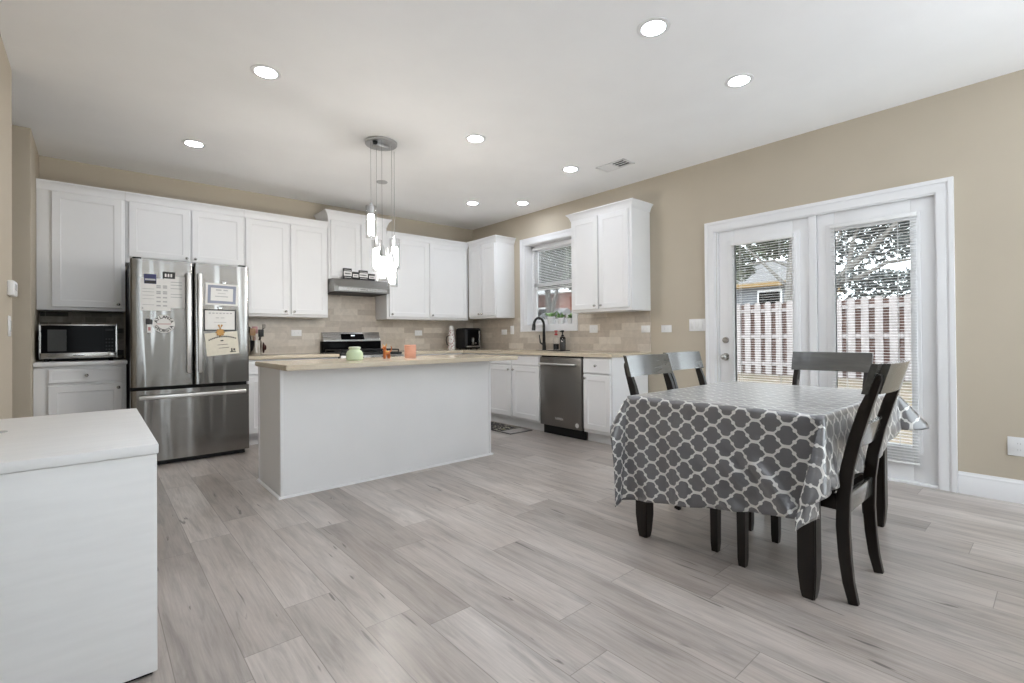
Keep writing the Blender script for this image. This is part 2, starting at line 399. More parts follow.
bm = bm_new(); box(bm, XL-0.6, XL+0.008, 5.285, YB-0.001, 0, CEIL-0.001, 0.006); struct('wall_pantry', bm, M['wall'], smooth=False)
bm = bm_new(); box(bm, -2.4, -2.28, YREAR, YB, 0, CEIL); struct('wall_hall', bm, M['wall'], smooth=False)
# unseen glazing added behind and beside the camera for flat fill light
bm = bm_new(); box(bm, -2.4, XL, YREAR-0.15, YREAR, 0, CEIL); box(bm, XL, XR+0.2, YREAR-0.15, YREAR, 0, 0.08); box(bm, XL, XR+0.2, YREAR-0.15, YREAR, 2.62, CEIL)
for a, b in ((0.45, 1.28), (1.38, 1.62), (1.72, 2.55)): box(bm, a, b, YREAR-0.15, YREAR, 0.08, 2.62)  # solid stretches and slits shaped for the streaks mirrored in the refrigerator
struct('wall_rear', bm, M['wall'], smooth=False)
def glazing(n, P, a, b, k):
    bm = bm_new()
    for i in range(k+1):
        fw = 0.05 if b-a > 0.3 else 0.012; u = a+(b-a-fw)*i/k; p = P(u, 0); q = P(u+fw, 0.06); box(bm, p[0], q[0], p[1], q[1], 0.08, 2.62)
    for z in (0.08, 2.57):
        p = P(a, 0); q = P(b, 0.06); box(bm, p[0], q[0], p[1], q[1], z, z+0.05)
    w = struct('window_%d' % n, bm, M['trim'], smooth=False)  # added opening that lets in fill daylight
    bm = bm_new(); p = P(a, 0.028); q = P(b, 0.032); box(bm, p[0], q[0], p[1], q[1], 0.08, 2.62); obj('pane', bm, M['glass'], w, smooth=False)
glazing(2, lambda u, w: (u, YREAR-0.11+w), XL, 0.45, 1)
glazing(4, lambda u, w: (u, YREAR-0.11+w), 2.55, XR, 2)
glazing(5, lambda u, w: (u, YREAR-0.11+w), 1.28, 1.38, 1)
glazing(6, lambda u, w: (u, YREAR-0.11+w), 1.62, 1.72, 1)
glazing(3, lambda u, w: (XL-0.09+w, u), YREAR, 1.80, 3)

# baseboard right wall (profiled)
BP = [(0, 0), (0.016, 0), (0.016, 0.105), (0.012, 0.112), (0.012, 0.126), (0.006, 0.134), (0.004, 0.146), (0, 0.146)]
bm = bm_new(); prism(bm, BP, lambda a, b, d: Vector((XR-a, d, b)), YREAR+0.001, 0.494); struct('baseboard_right', bm, M['trim'])
bm = bm_new(); prism(bm, BP, lambda a, b, d: Vector((XR-a, d, b)), 2.264, 2.895); struct('baseboard_kitchen', bm, M['trim'])
bm = bm_new(); prism(bm, BP, lambda a, b, d: Vector((XL+a, d, b)), 1.80, 4.222); struct('baseboard_left', bm, M['trim'])

# stepped casing around the double doors and the window
def casing(bm, y0, y1, z0, z1, wd, four):
    steps = [(0, 0.28, 0.026), (0.28, 0.45, 0.019), (0.45, 0.9, 0.022), (0.9, 1.0, 0.014)]   # outer -> inner
    for a, b, t in steps:
        o, i = a*wd, b*wd
        zb = z0+o if four else z0
        box(bm, XR-t, XR-0.0005, y0+o, y0+i, zb, z1-o); box(bm, XR-t, XR-0.0005, y1-i, y1-o, zb, z1-o)
        box(bm, XR-t, XR-0.0005, y0+i, y1-i, z1-i, z1-o)
        if four: box(bm, XR-t, XR-0.0005, y0+i, y1-i, z0+o, z0+i)
bm = bm_new(); casing(bm, 0.496, 2.262, 0.001, 2.148, 0.1, False); struct('trim_1', bm, M['trim'], smooth=False)
bm = bm_new(); casing(bm, 3.878, 4.906, 1.150, 2.406, 0.09, True); struct('trim_2', bm, M['trim'], smooth=False)

# ------------------------------------------------------------------ kitchen window
FX = XR+0.10
bm = bm_new()
# painted reveal lining
box(bm, XR, FX+0.06, WY0, WY0+0.012, WZ0, WZ1); box(bm, XR, FX+0.06, WY1-0.012, WY1, WZ0, WZ1)
box(bm, XR, FX+0.06, WY0, WY1, WZ1-0.012, WZ1); box(bm, XR-0.004, FX+0.06, WY0, WY1, WZ0-0.004, WZ0+0.012)
# outer frame
for y in (WY0+0.012, WY1-0.057): box(bm, FX, FX+0.06, y, y+0.045, WZ0+0.012, WZ1-0.012, 0.004)
for z in (WZ0+0.012, WZ1-0.05): box(bm, FX, FX+0.06, WY0+0.012, WY1-0.012, z, z+0.038, 0.004)
win = struct('window_1', bm, M['trim'])
def sash(y0, y1, z0, z1, x, rail):
    bm = bm_new()
    for y in (y0, y1-rail): box(bm, x, x+0.028, y, y+rail, z0, z1, 0.003)
    for z in (z0, z1-rail): box(bm, x, x+0.028, y0, y1, z, z+rail, 0.003)
    s = obj('sash', bm, M['trim'], win)
    bm = bm_new(); box(bm, x+0.012, x+0.016, y0+rail-0.005, y1-rail+0.005, z0+rail-0.005, z1-rail+0.005); obj('pane', bm, M['glass'], s, smooth=False)
sash(WY0+0.055, WY1-0.055, 1.755, WZ1-0.048, FX+0.030, 0.045)
sash(WY0+0.055, WY1-0.055, WZ0+0.048, 1.80, FX+0.002, 0.045)

# ------------------------------------------------------------------ french doors
def door(n, y0, y1, gy0, gy1, gz0, gz1, hw):
    bm = bm_new(); x0, x1 = XR+0.012, XR+0.056
    z0, z1 = 0.022, 2.052
    box(bm, x0, x1, y0, gy0-0.0, z0, z1, 0.002); box(bm, x0, x1, gy1, y1, z0, z1, 0.002)
    box(bm, x0, x1, gy0, gy1, z0, gz0, 0.002); box(bm, x0, x1, gy0, gy1, gz1, z1, 0.002)
    d = struct('door_%d' % n, bm, M['trim'])
    bm = bm_new(); fw = 0.052
    for o, t in ((fw, 0.010), (fw*0.62, 0.016), (fw*0.25, 0.008)):      # raised lite frame
        box(bm, x0-t, x0+0.002, gy0-o, gy0+0.004, gz0-o, gz1+o, 0.003); box(bm, x0-t, x0+0.002, gy1-0.004, gy1+o, gz0-o, gz1+o, 0.003)
        box(bm, x0-t, x0+0.002, gy0, gy1, gz0-o, gz0+0.004, 0.003); box(bm, x0-t, x0+0.002, gy0, gy1, gz1-0.004, gz1+o, 0.003)
    obj('lite_frame', bm, M['trim'], d)
    bm = bm_new(); box(bm, x0+0.018, x0+0.024, gy0-0.006, gy1+0.006, gz0-0.006, gz1+0.006); obj('pane', bm, M['glass'], d, smooth=False)
    return d
d1 = door(1, 1.388, 2.140, 1.505, 2.000, 0.27, 1.905, True)
d2 = door(2, 0.590, 1.325, 0.730, 1.205, 0.27, 1.905, False)
def knob(bm, p, ax, r):
    ax = Vector(ax); p = Vector(p)
    cyl(bm, p, p+ax*0.008, r*1.05, r*1.05, 20); cyl(bm, p+ax*0.008, p+ax*0.035, r*0.4, r*0.4, 12)
    sphere(bm, p+ax*0.048, r*0.85, r*0.85, r*0.85)
bm = bm_new(); knob(bm, (XR+0.012, 2.083, 0.880), (-1, 0, 0), 0.033); k = obj('door_handle', bm, M['nickel'], d1); k['label'] = 'round nickel knob'
bm = bm_new(); cyl(bm, (XR+0.012, 2.083, 1.035), (XR-0.006, 2.083, 1.035), 0.030, 0.027, 20); box(bm, XR-0.022, XR-0.006, 2.066, 2.100, 1.031, 1.039, 0.002)
obj('deadbolt', bm, M['nickel'], d1)
for z in (0.25, 1.06, 1.85):
    bm = bm_new(); cyl(bm, (XR+0.008, 1.381, z-0.05), (XR+0.008, 1.381, z+0.05), 0.007, 0.007, 10); obj('hinge', bm, M['trim'], d1)
bm = bm_new()     # jambs, centre post and sill
box(bm, XR, XR+0.14, DY0-0.0, 0.588, 0, DZ1); box(bm, XR, XR+0.14, 2.143, DY1, 0, DZ1); box(bm, XR, XR+0.14, DY0, DY1, 2.055, DZ1)
box(bm, XR-0.004, XR+0.10, 1.328, 1.384, 0, 2.055, 0.003)
struct('trim_3', bm, M['trim'], smooth=False)
bm = bm_new(); box(bm, XR-0.02, XR+0.165, 0.598, 2.155, 0.0005, 0.020, 0.004); struct('trim_4', bm, M['trim'])

# ------------------------------------------------------------------ venetian blinds
def blind(name_label, y0, y1, ztop, zbot, x, cords, wand=None, tilt=0.0):
    t = thing('window_blind', name_label, 'window blind', (x, (y0+y1)/2, ztop), 0, 'white slatted blinds')
    bm = bm_new(); box(bm, x-0.016, x+0.016, y0, y1, ztop-0.028, ztop, 0.003); obj('headrail', bm, M['slat'], t)
    bm = bm_new(); z = ztop-0.05; dx = 0.0125*math.cos(tilt); dz = 0.0125*math.sin(tilt)
    while z > zbot+0.02:
        prof = [(-dx, -dz-0.0005), (-dx*0.5, -dz*0.5+0.0006), (0, 0.001), (dx*0.5, dz*0.5+0.0006), (dx, dz-0.0005)]
        top = [(a, b+0.0011) for a, b in prof]
        prism(bm, prof+top[::-1], lambda a, b, d, z=z: Vector((x+a, d, z+b)), y0+0.004, y1-0.004); z -= 0.0212
    obj('slat_stack', bm, M['slat'], t)
    bm = bm_new(); box(bm, x-0.012, x+0.012, y0+0.003, y1-0.003, zbot, zbot+0.014, 0.003); obj('bottom_rail', bm, M['slat'], t)
    for c in cords:
        bm = bm_new(); cyl(bm, (x-0.0135, c, zbot+0.01), (x-0.0135, c, ztop-0.02), 0.0011, None, 6); cyl(bm, (x+0.0135, c, zbot+0.01), (x+0.0135, c, ztop-0.02), 0.0011, None, 6); obj('ladder_cord', bm, M['slat'], t)
    if wand:
        bm = bm_new(); cyl(bm, (x-0.024, wand, ztop-0.75), (x-0.02, wand, ztop-0.02), 0.004, None, 8); obj('tilt_wand', bm, M['clear'], t)
    return t
blind('narrower white blind hung on the door with the knob', 1.490, 2.015, 1.925, 0.30, XR-0.019, (1.60, 1.93), 1.985)
blind('wider white blind hung on the fixed door without a knob', 0.690, 1.222, 1.945, 0.145, XR-0.019, (0.80, 1.12), 1.185)
blind('white blind set inside the window over the sink', WY0+0.075, WY1-0.068, WZ1-0.056, 1.70, FX-0.022, (4.12, 4.62), None, 0.35)

# ------------------------------------------------------------------ backsplash
def tilefield(name, mp, parts, mat):
    bm = bm_new()
    for u0, u1, z0, z1 in parts: mbox(bm, mp, u0, u1, 0.0005, 0.011, z0, z1)
    return struct(name, bm, mat, smooth=False)
tilefield('trim_5', MB_, [(1.15, 4.42, 0.9065, 1.343), (2.08, 2.815, 1.343, 1.76)], M['tile_x'])
tilefield('trim_6', MR_, [(2.874, 3.876, 0.9065, 1.343), (3.876, 4.908, 0.9065, 1.148), (4.908, YB-0.012, 0.9065, 1.343)], M['tile_y'])
tilefield('trim_7', MB_, [(XL+0.012, 0.215, 0.9065, 1.343)], M['mosaic'])

# ================================================================== cabinets
def panel_face(bm, mp, u0, u1, z0, z1, w0, w1, rail=0.055, rec=0.007, bev=0.014):
    """framed cabinet door: outer slab with a bevelled recessed centre panel"""
    e = 0.004
    loops = [(0, w0), (0, w1-e), (e, w1), (rail, w1), (rail+bev*0.5, w1-rec*0.85), (rail+bev, w1-rec)]
    rings = []
    for i, w in loops:
        rings.append([bm.verts.new(mp(u, w, z)) for u, z in ((u0+i, z0+i), (u1-i, z0+i), (u1-i, z1-i), (u0+i, z1-i))])
    for a, b in zip(rings, rings[1:]):
        for k in range(4): bm.faces.new((a[k], a[(k+1) % 4], b[(k+1) % 4], b[k]))
    bm.faces.new(rings[0][::-1]); bm.faces.new(rings[-1])
def cab_knob(mp, u, w, z, parent):
    bm = bm_new(); a = mp(u, w, z); b = mp(u, w+0.012, z); c = mp(u, w+0.022, z)
    cyl(bm, a, b, 0.006, 0.005, 12); sphere(bm, c, 0.0135, 0.0135, 0.0135, 14); obj('knob', bm, M['nickel'], parent)
def crown(bm, mp, u0, u1, d, z0, z1, out, ret0, ret1):
    """crown moulding along the front with optional end returns (mitred)"""
    prof = [(0, z0), (0.006, z0), (0.008, z0+0.2*(z1-z0)), (out*0.45, z0+0.55*(z1-z0)), (out*0.85, z0+0.82*(z1-z0)), (out, z0+0.86*(z1-z0)), (out, z1), (0, z1)]
    n = len(prof)
    def ring(fn): return [bm.verts.new(fn(o, z)) for o, z in prof]
    stops = []
    if ret0: stops.append(ring(lambda o, z: mp(u0-o, 0.001, z)))
    stops.append(ring(lambda o, z: mp(u0-(o if ret0 else 0), d+o, z)))
    stops.append(ring(lambda o, z: mp(u1+(o if ret1 else 0), d+o, z)))
    if ret1: stops.append(ring(lambda o, z: mp(u1+o, 0.001, z)))
    for a, b in zip(stops, stops[1:]):
        for k in range(n): bm.faces.new((a[k], a[(k+1) % n], b[(k+1) % n], b[k]))
    bm.faces.new(stops[0][::-1]); bm.faces.new(stops[-1])
def upper(label, mp, u0, u1, d, z0, zt, doors, crown_spec=None, group='white wall cabinets'):
    c = mp((u0+u1)/2, d/2, z0)
    t = thing('wall_cabinet', label, 'cabinet', c, 0, group)
    bm = bm_new(); mbox(bm, mp, u0+0.0008, u1-0.0008, 0.0012, d, z0, zt, 0.002); obj('body', bm, M['cab'], t)
    for (a, b, za, zb, ku, kz) in doors:
        bm = bm_new(); panel_face(bm, mp, a, b, za, zb, d+0.001, d+0.021); dd = obj('door', bm, M['cab'], t)
        cab_knob(mp, ku, d+0.021, kz, dd)
    if crown_spec:
        zc, out, r0, r1 = crown_spec
        bm = bm_new(); crown(bm, mp, u0+0.001, u1-0.001, d+0.001, zt-0.03, zc, out, r0, r1); obj('crown', bm, M['cab'], t)
    return t
UD = 0.33
upper('single-door white wall cabinet above the microwave', MB_, XL+0.0095, 0.216, UD, 1.345, 2.40, [(-0.277, 0.193, 1.372, 2.362, 0.165, 1.405)], (2.447, 0.035, False, False))
upper('short two-door white wall cabinet over the refrigerator', MB_, 0.216, 1.196, UD, 1.80, 2.40, [(0.240, 0.712, 1.85, 2.362, 0.685, 1.878), (0.730, 1.184, 1.85, 2.362, 0.757, 1.878)], (2.447, 0.035, False, False))
upper('two-door white wall cabinet between refrigerator and range hood', MB_, 1.196, 2.074, UD, 1.325, 2.40, [(1.208, 1.632, 1.352, 2.362, 1.600, 1.385), (1.660, 2.058, 1.352, 2.362, 1.690, 1.385)], (2.447, 0.035, False, False))
upper('raised short white wall cabinet above the range hood', MB_, 2.076, 2.818, UD+0.015, 1.785, 2.52, [(2.100, 2.455, 1.81, 2.475, 2.43, 1.84), (2.472, 2.800, 1.81, 2.475, 2.497, 1.84)], (2.588, 0.050, True, True))
upper('two-door white wall cabinet right of the range hood', MB_, 2.820, 4.098, UD, 1.325, 2.40, [(2.850, 3.425, 1.352, 2.362, 2.880, 1.385), (3.450, 4.060, 1.352, 2.362, 3.480, 1.385)], (2.447, 0.035, False, False))
upper('narrow corner wall cabinet above the air fryer', MR_, 5.045, YB-UD-0.026, UD, 1.345, 2.40, [(5.058, 5.352, 1.372, 2.362, 5.325, 1.405), (5.368, 5.655, 1.372, 2.362, 5.395, 1.405)], (2.455, 0.038, True, False))
upper('two-door white wall cabinet beside the window', MR_, 2.872, 3.690, UD, 1.345, 2.415, [(2.905, 3.280, 1.375, 2.378, 3.245, 1.410), (3.298, 3.672, 1.375, 2.378, 3.332, 1.410)], (2.462, 0.043, True, True))

def base(label, mp, u0, u1, d, doors, drawers, zbody=0.871):
    c = mp((u0+u1)/2, d/2, 0); t = thing('base_cabinet', label, 'cabinet', c, 0, 'white base cabinets')
    bm = bm_new(); mbox(bm, mp, u0+0.0008, u1-0.0008, 0.012, d, 0.10, zbody, 0.002)
    if zbody < 0.8: mbox(bm, mp, u0+0.0008, u1-0.0008, d-0.02, d, zbody-0.01, 0.871)
    mbox(bm, mp, u0+0.0008, u1-0.0008, 0.012, d-0.06, 0.0005, 0.101); obj('body', bm, M['cab'], t)
    for (a, b, za, zb, ku, kz) in doors:
        bm = bm_new(); panel_face(bm, mp, a, b, za, zb, d+0.001, d+0.021); dd = obj('door', bm, M['cab'], t); cab_knob(mp, ku, d+0.021, kz, dd)
    for (a, b, za, zb, ku, kz) in drawers:
        bm = bm_new(); panel_face(bm, mp, a, b, za, zb, d+0.001, d+0.021, 0.018, 0.003, 0.008); dd = obj('drawer', bm, M['cab'], t)
        if ku is not None: cab_knob(mp, ku, d+0.021, kz, dd)
    return t
base('white base cabinet under the microwave', MB_, XL+0.0095, 0.210, 0.62, [(-0.285, 0.182, 0.125, 0.712, 0.155, 0.675)], [(-0.285, 0.182, 0.733, 0.845, -0.05, 0.790)])
base('white base cabinet between refrigerator and range', MB_, 1.135, 2.080, 0.62, [(1.16, 1.60, 0.125, 0.70, 1.57, 0.665), (1.62, 2.06, 0.125, 0.70, 1.65, 0.665)], [(1.16, 1.60, 0.722, 0.845, 1.38, 0.785), (1.62, 2.06, 0.722, 0.845, 1.84, 0.785)])
base('white base cabinet between range and room corner', MB_, 2.858, 3.786, 0.62, [(2.88, 3.31, 0.125, 0.70, 3.28, 0.665), (3.33, 3.765, 0.125, 0.70, 3.36, 0.665)], [(2.88, 3.31, 0.722, 0.845, 3.10, 0.785), (3.33, 3.765, 0.722, 0.845, 3.55, 0.785)])
base('white corner base cabinet left of the sink', MR_, 4.885, YB-0.013, 0.62, [(4.91, 5.34, 0.125, 0.70, 5.31, 0.665)], [(4.91, 5.34, 0.722, 0.845, 5.12, 0.785)])
base('two-door white sink base cabinet under the window', MR_, 3.902, 4.884, 0.62, [(3.915, 4.375, 0.125, 0.735, 4.345, 0.690), (4.400, 4.870, 0.125, 0.735, 4.430, 0.690)], [(3.915, 4.375, 0.752, 0.852, None, None), (4.400, 4.870, 0.752, 0.852, None, None)], 0.675)
base('narrow white base cabinet on the free end beside the dishwasher', MR_, 2.906, 3.272, 0.62, [(2.925, 3.262, 0.135, 0.690, 3.225, 0.655)], [(2.925, 3.262, 0.708, 0.850, 3.09, 0.785)])

# worktops
def slab(bm, poly, z0, z1):
    prism(bm, poly, lambda a, b, d: Vector((a, b, d)), z0, z1)
CT0, CT1 = 0.8725, 0.906
def bev_all(bm, off, seg=2): bmesh.ops.bevel(bm, geom=list(bm.edges), offset=off, segments=seg, affect='EDGES')
bm = bm_new(); box(bm, XL+0.010, 0.216, YB-0.655, YB-0.0005, CT0, CT1, 0.004); tag(obj('worktop', bm, M['laminate']), 'short white worktop slab under the microwave', 'worktop')
bm = bm_new(); box(bm, 1.135, 2.083, YB-0.655, YB-0.0005, CT0, CT1, 0.004); tag(obj('worktop', bm, M['counter']), 'short beige worktop between refrigerator and range', 'worktop')
SY0, SY1 = 4.05, 4.75
bm = bm_new()
box(bm, 2.856, XR-0.0005, YB-0.655, YB-0.0005, CT0, CT1)
XF = XR-0.655
box(bm, XF, XR-0.0005, 2.886, SY0, CT0, CT1); box(bm, XF, XR-0.0005, SY1, YB-0.655, CT0, CT1)
box(bm, XF, XF+0.085, SY0, SY1, CT0, CT1); box(bm, XR-0.15, XR-0.0005, SY0, SY1, CT0, CT1)
tag(obj('worktop', bm, M['counter'], smooth=False), 'long beige corner worktop under the window with sink cutout', 'worktop')
bm = bm_new()   # undermount basin
X0, X1 = XF+0.08, XR-0.146
for a in ((X0, X0+0.006, SY0-0.004, SY1+0.004, 0.69, CT0-0.0005), (X1-0.006, X1, SY0-0.004, SY1+0.004, 0.69, CT0-0.0005), (X0, X1, SY0-0.004, SY0+0.002, 0.69, CT0-0.0005), (X0, X1, SY1-0.002, SY1+0.004, 0.69, CT0-0.0005), (X0, X1, SY0-0.004, SY1+0.004, 0.684, 0.69)): box(bm, *a)
tag(obj('sink_basin', bm, M['steel_plain'], smooth=False), 'stainless sink basin set in the worktop under the window', 'sink')

# ------------------------------------------------------------------ island
IX0, IX1, IY0, IY1 = 0.944, 2.756, 3.482, 4.06
t = thing('kitchen_island', 'large white kitchen island with a beige overhanging countertop', 'kitchen island', ((IX0+IX1)/2, (IY0+IY1)/2, 0))
bm = bm_new(); box(bm, IX0+0.006, IX1-0.006, IY0+0.006, IY1-0.006, 0.0005, 0.872); obj('body', bm, M['cab'], t, smooth=False)
for x, y in ((IX0, IY0), (IX1-0.022, IY0), (IX0, IY1-0.022), (IX1-0.022, IY1-0.022)):
    bm = bm_new(); box(bm, x, x+0.022, y, y+0.022, 0.001, 0.8715, 0.004); obj('corner_trim', bm, M['trim'], t)
bm = bm_new()
QR = [(0, 0.001), (0.014, 0.001), (0.0125, 0.008), (0.008, 0.0135), (0, 0.016)]
prism(bm, QR, lambda a, b, d: Vector((d, IY0-a, b)), IX0-0.014, IX1+0.014); prism(bm, QR, lambda a, b, d: Vector((IX0-a, d, b)), IY0-0.014, IY1)
prism(bm, QR, lambda a, b, d: Vector((IX1+a, d, b)), IY0-0.014, IY1)
obj('base_shoe', bm, M['trim'], t)
bm = bm_new(); slab(bm, [(0.932, 3.295), (2.930, 3.295), (2.930, 4.10), (0.932, 4.10)], 0.8728, 0.908); bev_all(bm, 0.005); obj('countertop', bm, M['counter'], t)

# ================================================================== refrigerator
FX0, FX1, FY = 0.224, 1.112, 5.105
t = thing('refrigerator', 'tall stainless refrigerator with two doors over a drawer', 'refrigerator', ((FX0+FX1)/2, 5.55, 0))
bm = bm_new(); box(bm, FX0+0.004, FX1-0.004, FY+0.085, YB-0.03, 0.03, 1.745, 0.004)
box(bm, FX0+0.03, FX1-0.03, FY+0.05, YB-0.06, 0.001, 0.04)
obj('body', bm, M['darkside'], t)
def bulged(bm, x0, x1, yb, yf, z0, z1, bulge, r=0.016, n=14):
    """door slab whose front bows gently outward, rounded vertical edges"""
    pts = [(x0, yb)]
    for k in range(5):
        a = math.pi/2*k/4; pts.append((x0+r-r*math.cos(a), yf+r-r*math.sin(a)))
    for k in range(1, n):
        s = k/n; pts.append((x0+r+(x1-x0-2*r)*s, yf-bulge*math.sin(math.pi*s)))
    for k in range(5):
        a = math.pi/2*(4-k)/4; pts.append((x1-r+r*math.cos(a), yf+r-r*math.sin(a)))
    pts.append((x1, yb))
    prism(bm, pts, lambda a, b, d: Vector((a, b, d)), z0, z1)
XM = 0.668
for (x0, x1) in ((FX0, XM-0.004), (XM+0.004, FX1)):
    bm = bm_new(); bulged(bm, x0, x1, FY+0.07, FY, 0.682, 1.765, 0.005); d = obj('door', bm, M['steel'], t)
    hx = x1-0.038 if x0 == FX0 else x0+0.038
    bm = bm_new(); box(bm, hx-0.016, hx+0.016, FY-0.062, FY-0.044, 0.785, 1.672, 0.007)
    for z in (0.83, 1.63): box(bm, hx-0.011, hx+0.011, FY-0.046, FY-0.001, z-0.02, z+0.02, 0.004)
    obj('handle', bm, M['handle_steel'], d)
bm = bm_new(); bulged(bm, FX0, FX1, FY+0.07, FY, 0.045, 0.652, 0.006, n=20); d = obj('freezer_drawer', bm, M['steel'], t)
bm = bm_new(); box(bm, 0.276, 1.075, FY-0.062, FY-0.044, 0.578, 0.612, 0.007)
for x in (0.33, 1.02): box(bm, x-0.02, x+0.02, FY-0.046, FY-0.001, 0.585, 0.605, 0.004)
obj('handle', bm, M['handle_steel'], d)
for x in (0.27, 1.06):
    bm = bm_new(); box(bm, x-0.03, x+0.03, FY+0.02, FY+0.10, 1.766, 1.782, 0.004); obj('hinge_cover', bm, M['darkside'], t)

# papers and magnets on the refrigerator
PYF = FY-0.0065
def sheet(name, label, cat, x0, z0, x1, z1, mat, rot=0.0, lay=0, group=None):
    cx, cz = (x0+x1)/2, (z0+z1)/2; y = PYF-lay*0.0016
    t = thing(name, label, cat, (cx, y, cz), 0, group); t.rotation_euler = (0, rot, 0)
    bm = bm_new(); box(bm, -(x1-x0)/2, (x1-x0)/2, -0.0010, 0, -(z1-z0)/2, (z1-z0)/2); obj('sheet', bm, mat, t, smooth=False, raw=True)
    return t, (x1-x0)/2, (z1-z0)/2
def strips(name, t, rows, mat, y=-0.0012):
    bm = bm_new()
    for x0, x1, z0, z1 in rows: box(bm, x0, x1, y-0.0003, y+0.0003, z0, z1)
    return obj(name, bm, mat, t, smooth=False, raw=True)
t, w, h = sheet('notice_paper', 'plain white paper tucked behind the printed schedule', 'paper', 0.452, 1.355, 0.602, 1.630, M['paper'], 0.01, 0)
strips('print', t, [(-w+0.02, w-0.02, z, z+0.006) for z in (0.085, 0.06, 0.03, -0.02, -0.045)], M['greyink'])
t, w, h = sheet('schedule_paper', 'printed schedule sheet on the handle-hinged refrigerator door', 'paper', 0.290, 1.330, 0.500, 1.605, M['paper'], 0.0, 1)
strips('print', t, [(x, x+0.03, z, z+0.012) for x in (0.005, 0.05) for z in (0.07, 0.055, 0.02, 0.005, -0.03, -0.065, -0.10)]+[(-0.09, -0.01, z, z+0.004) for z in (0.045, 0.02, -0.01, -0.04, -0.09)]+[(-0.095, -0.085, -0.125, -0.11)], M['greyink'])
t['label'] = 'printed schedule sheet with small columns of text on the refrigerator'
t, w, h = sheet('picture_magnet', 'blue and dark picture magnet at the top of the schedule', 'magnet', 0.316, 1.558, 0.400, 1.640, M['navy'], 0.0, 2, 'refrigerator magnets')
strips('print', t, [(-w+0.006, w-0.006, -0.012, 0.002)], M['greyink']); strips('caption', t, [(-w+0.004, w-0.004, -h+0.003, -0.016)], M['ink'])
t, w, h = sheet('photo_magnet', 'small black and white photo magnet over the plain paper', 'magnet', 0.446, 1.610, 0.532, 1.668, M['ink'], 0.0, 2, 'refrigerator magnets')
strips('print', t, [(-0.03+0.02*k, -0.018+0.02*k, -0.015, 0.012) for k in range(3)], M['paper'])
t = thing('clip_magnet', 'small dark topped clip magnet beside the round magnet', 'magnet', (0.350, PYF, 1.20), 0, 'refrigerator magnets')
bm = bm_new(); box(bm, -0.016, 0.016, -0.006, 0, -0.060, 0.012, 0.002); obj('clip', bm, M['paper'], t, raw=True)
bm = bm_new(); box(bm, -0.022, 0.006, -0.007, 0, 0.013, 0.062, 0.003); box(bm, 0.008, 0.022, -0.007, 0, 0.013, 0.055, 0.003); obj('cap', bm, M['ink'], t, raw=True)
bm = bm_new(); box(bm, -0.008, 0.009, -0.0066, -0.0061, -0.04, -0.01); obj('print', bm, M['pink'], t, smooth=False, raw=True)
t = thing('round_magnet', 'round white magnet with ATLANTA lettering around its rim', 'magnet', (0.452, PYF, 1.217), 0, 'refrigerator magnets')
bm = bm_new(); cyl(bm, (0, 0, 0), (0, -0.004, 0), 0.077, 0.077, 40); obj('disc', bm, M['paper'], t, raw=True)
def arc_text(s, r, a0, a1, size, inward):
    bm = bm_new()
    for i, ch in enumerate(s):
        a = math.radians(a0+(a1-a0)*i/(len(s)-1)); ro = a-math.pi/2 if not inward else a+math.pi/2
        c, si = math.cos(ro), math.sin(ro)
        text_bm(bm, ch, size, lambda x, y: Vector((r*math.cos(a)+x*c-y*si, -0.0046, r*math.sin(a)+x*si+y*c)))
    return bm
obj('lettering', arc_text('ATLANTA', 0.059, 158, 22, 0.034, False), M['ink'], t, smooth=False, raw=True)
obj('lettering', arc_text('GEORGIA', 0.059, 205, 335, 0.034, True), M['ink'], t, smooth=False, raw=True)
strips('print', t, [(-0.05, 0.05, -0.003, 0.003)], M['pink'], -0.0045)

def cert(label, cx, cz, w, h, mat, rot, lay):
    t, a, b = sheet('certificate', label, 'certificate', cx-w/2, cz-h/2, cx+w/2, cz+h/2, mat, rot, lay, 'certificates on the refrigerator')
    return t, a, b
t, a, b = cert('certificate with a slate blue border, topmost of three on the refrigerator', 0.888, 1.492, 0.262, 0.198, M['paper'], 0.03, 0)
strips('border', t, [(-a+0.018, a-0.018, b-0.040, b-0.016), (-a+0.018, a-0.018, -b+0.016, -b+0.040), (-a+0.018, -a+0.042, -b+0.04, b-0.04), (a-0.042, a-0.018, -b+0.04, b-0.04)], M['blueborder'])
strips('print', t, [(-0.05, -0.005, 0.035, 0.046), (0.01, 0.045, 0.035, 0.046), (-0.035, 0.03, 0.008, 0.012), (-0.055, 0.05, -0.022, -0.014)], M['greyink'])
t, a, b = cert('black bordered certificate, middle of three on the refrigerator', 0.872, 1.257, 0.258, 0.196, M['paper'], 0.0, 0)
strips('border', t, [(-a, a, b-0.011, b), (-a, a, -b, -b+0.011), (-a, -a+0.011, -b, b), (a-0.011, a, -b, b)], M['ink'])
strips('print', t, [(-0.09+0.028*k, -0.09+0.028*k+0.018, 0.058, 0.068) for k in range(7)]+[(-0.035, -0.008, 0.018, 0.024), (0.005, 0.035, 0.018, 0.024), (-0.05, 0.05, -0.022, -0.018)], M['greyink'])
t, a, b = cert('cream tilted certificate, lowest of three on the refrigerator', 0.888, 1.042, 0.262, 0.208, M['cream'], -0.085, 1)
bm = bm_new()
for k in range(16):
    x = -0.105+0.014*k; z = 0.058-2.2*x*x
    box(bm, x, x+0.010, -0.0016, -0.0010, z, z+0.013)
obj('heading', bm, M['ink'], t, smooth=False, raw=True)
strips('print', t, [(-0.012, 0.012, 0.022, 0.032), (-0.04, 0.045, -0.012, -0.008), (-0.03, 0.05, -0.042, -0.038), (0.055, 0.105, -0.086, -0.078), (0.066, 0.078, -0.078, -0.050), (0.084, 0.10, -0.072, -0.054)], M['ink'])
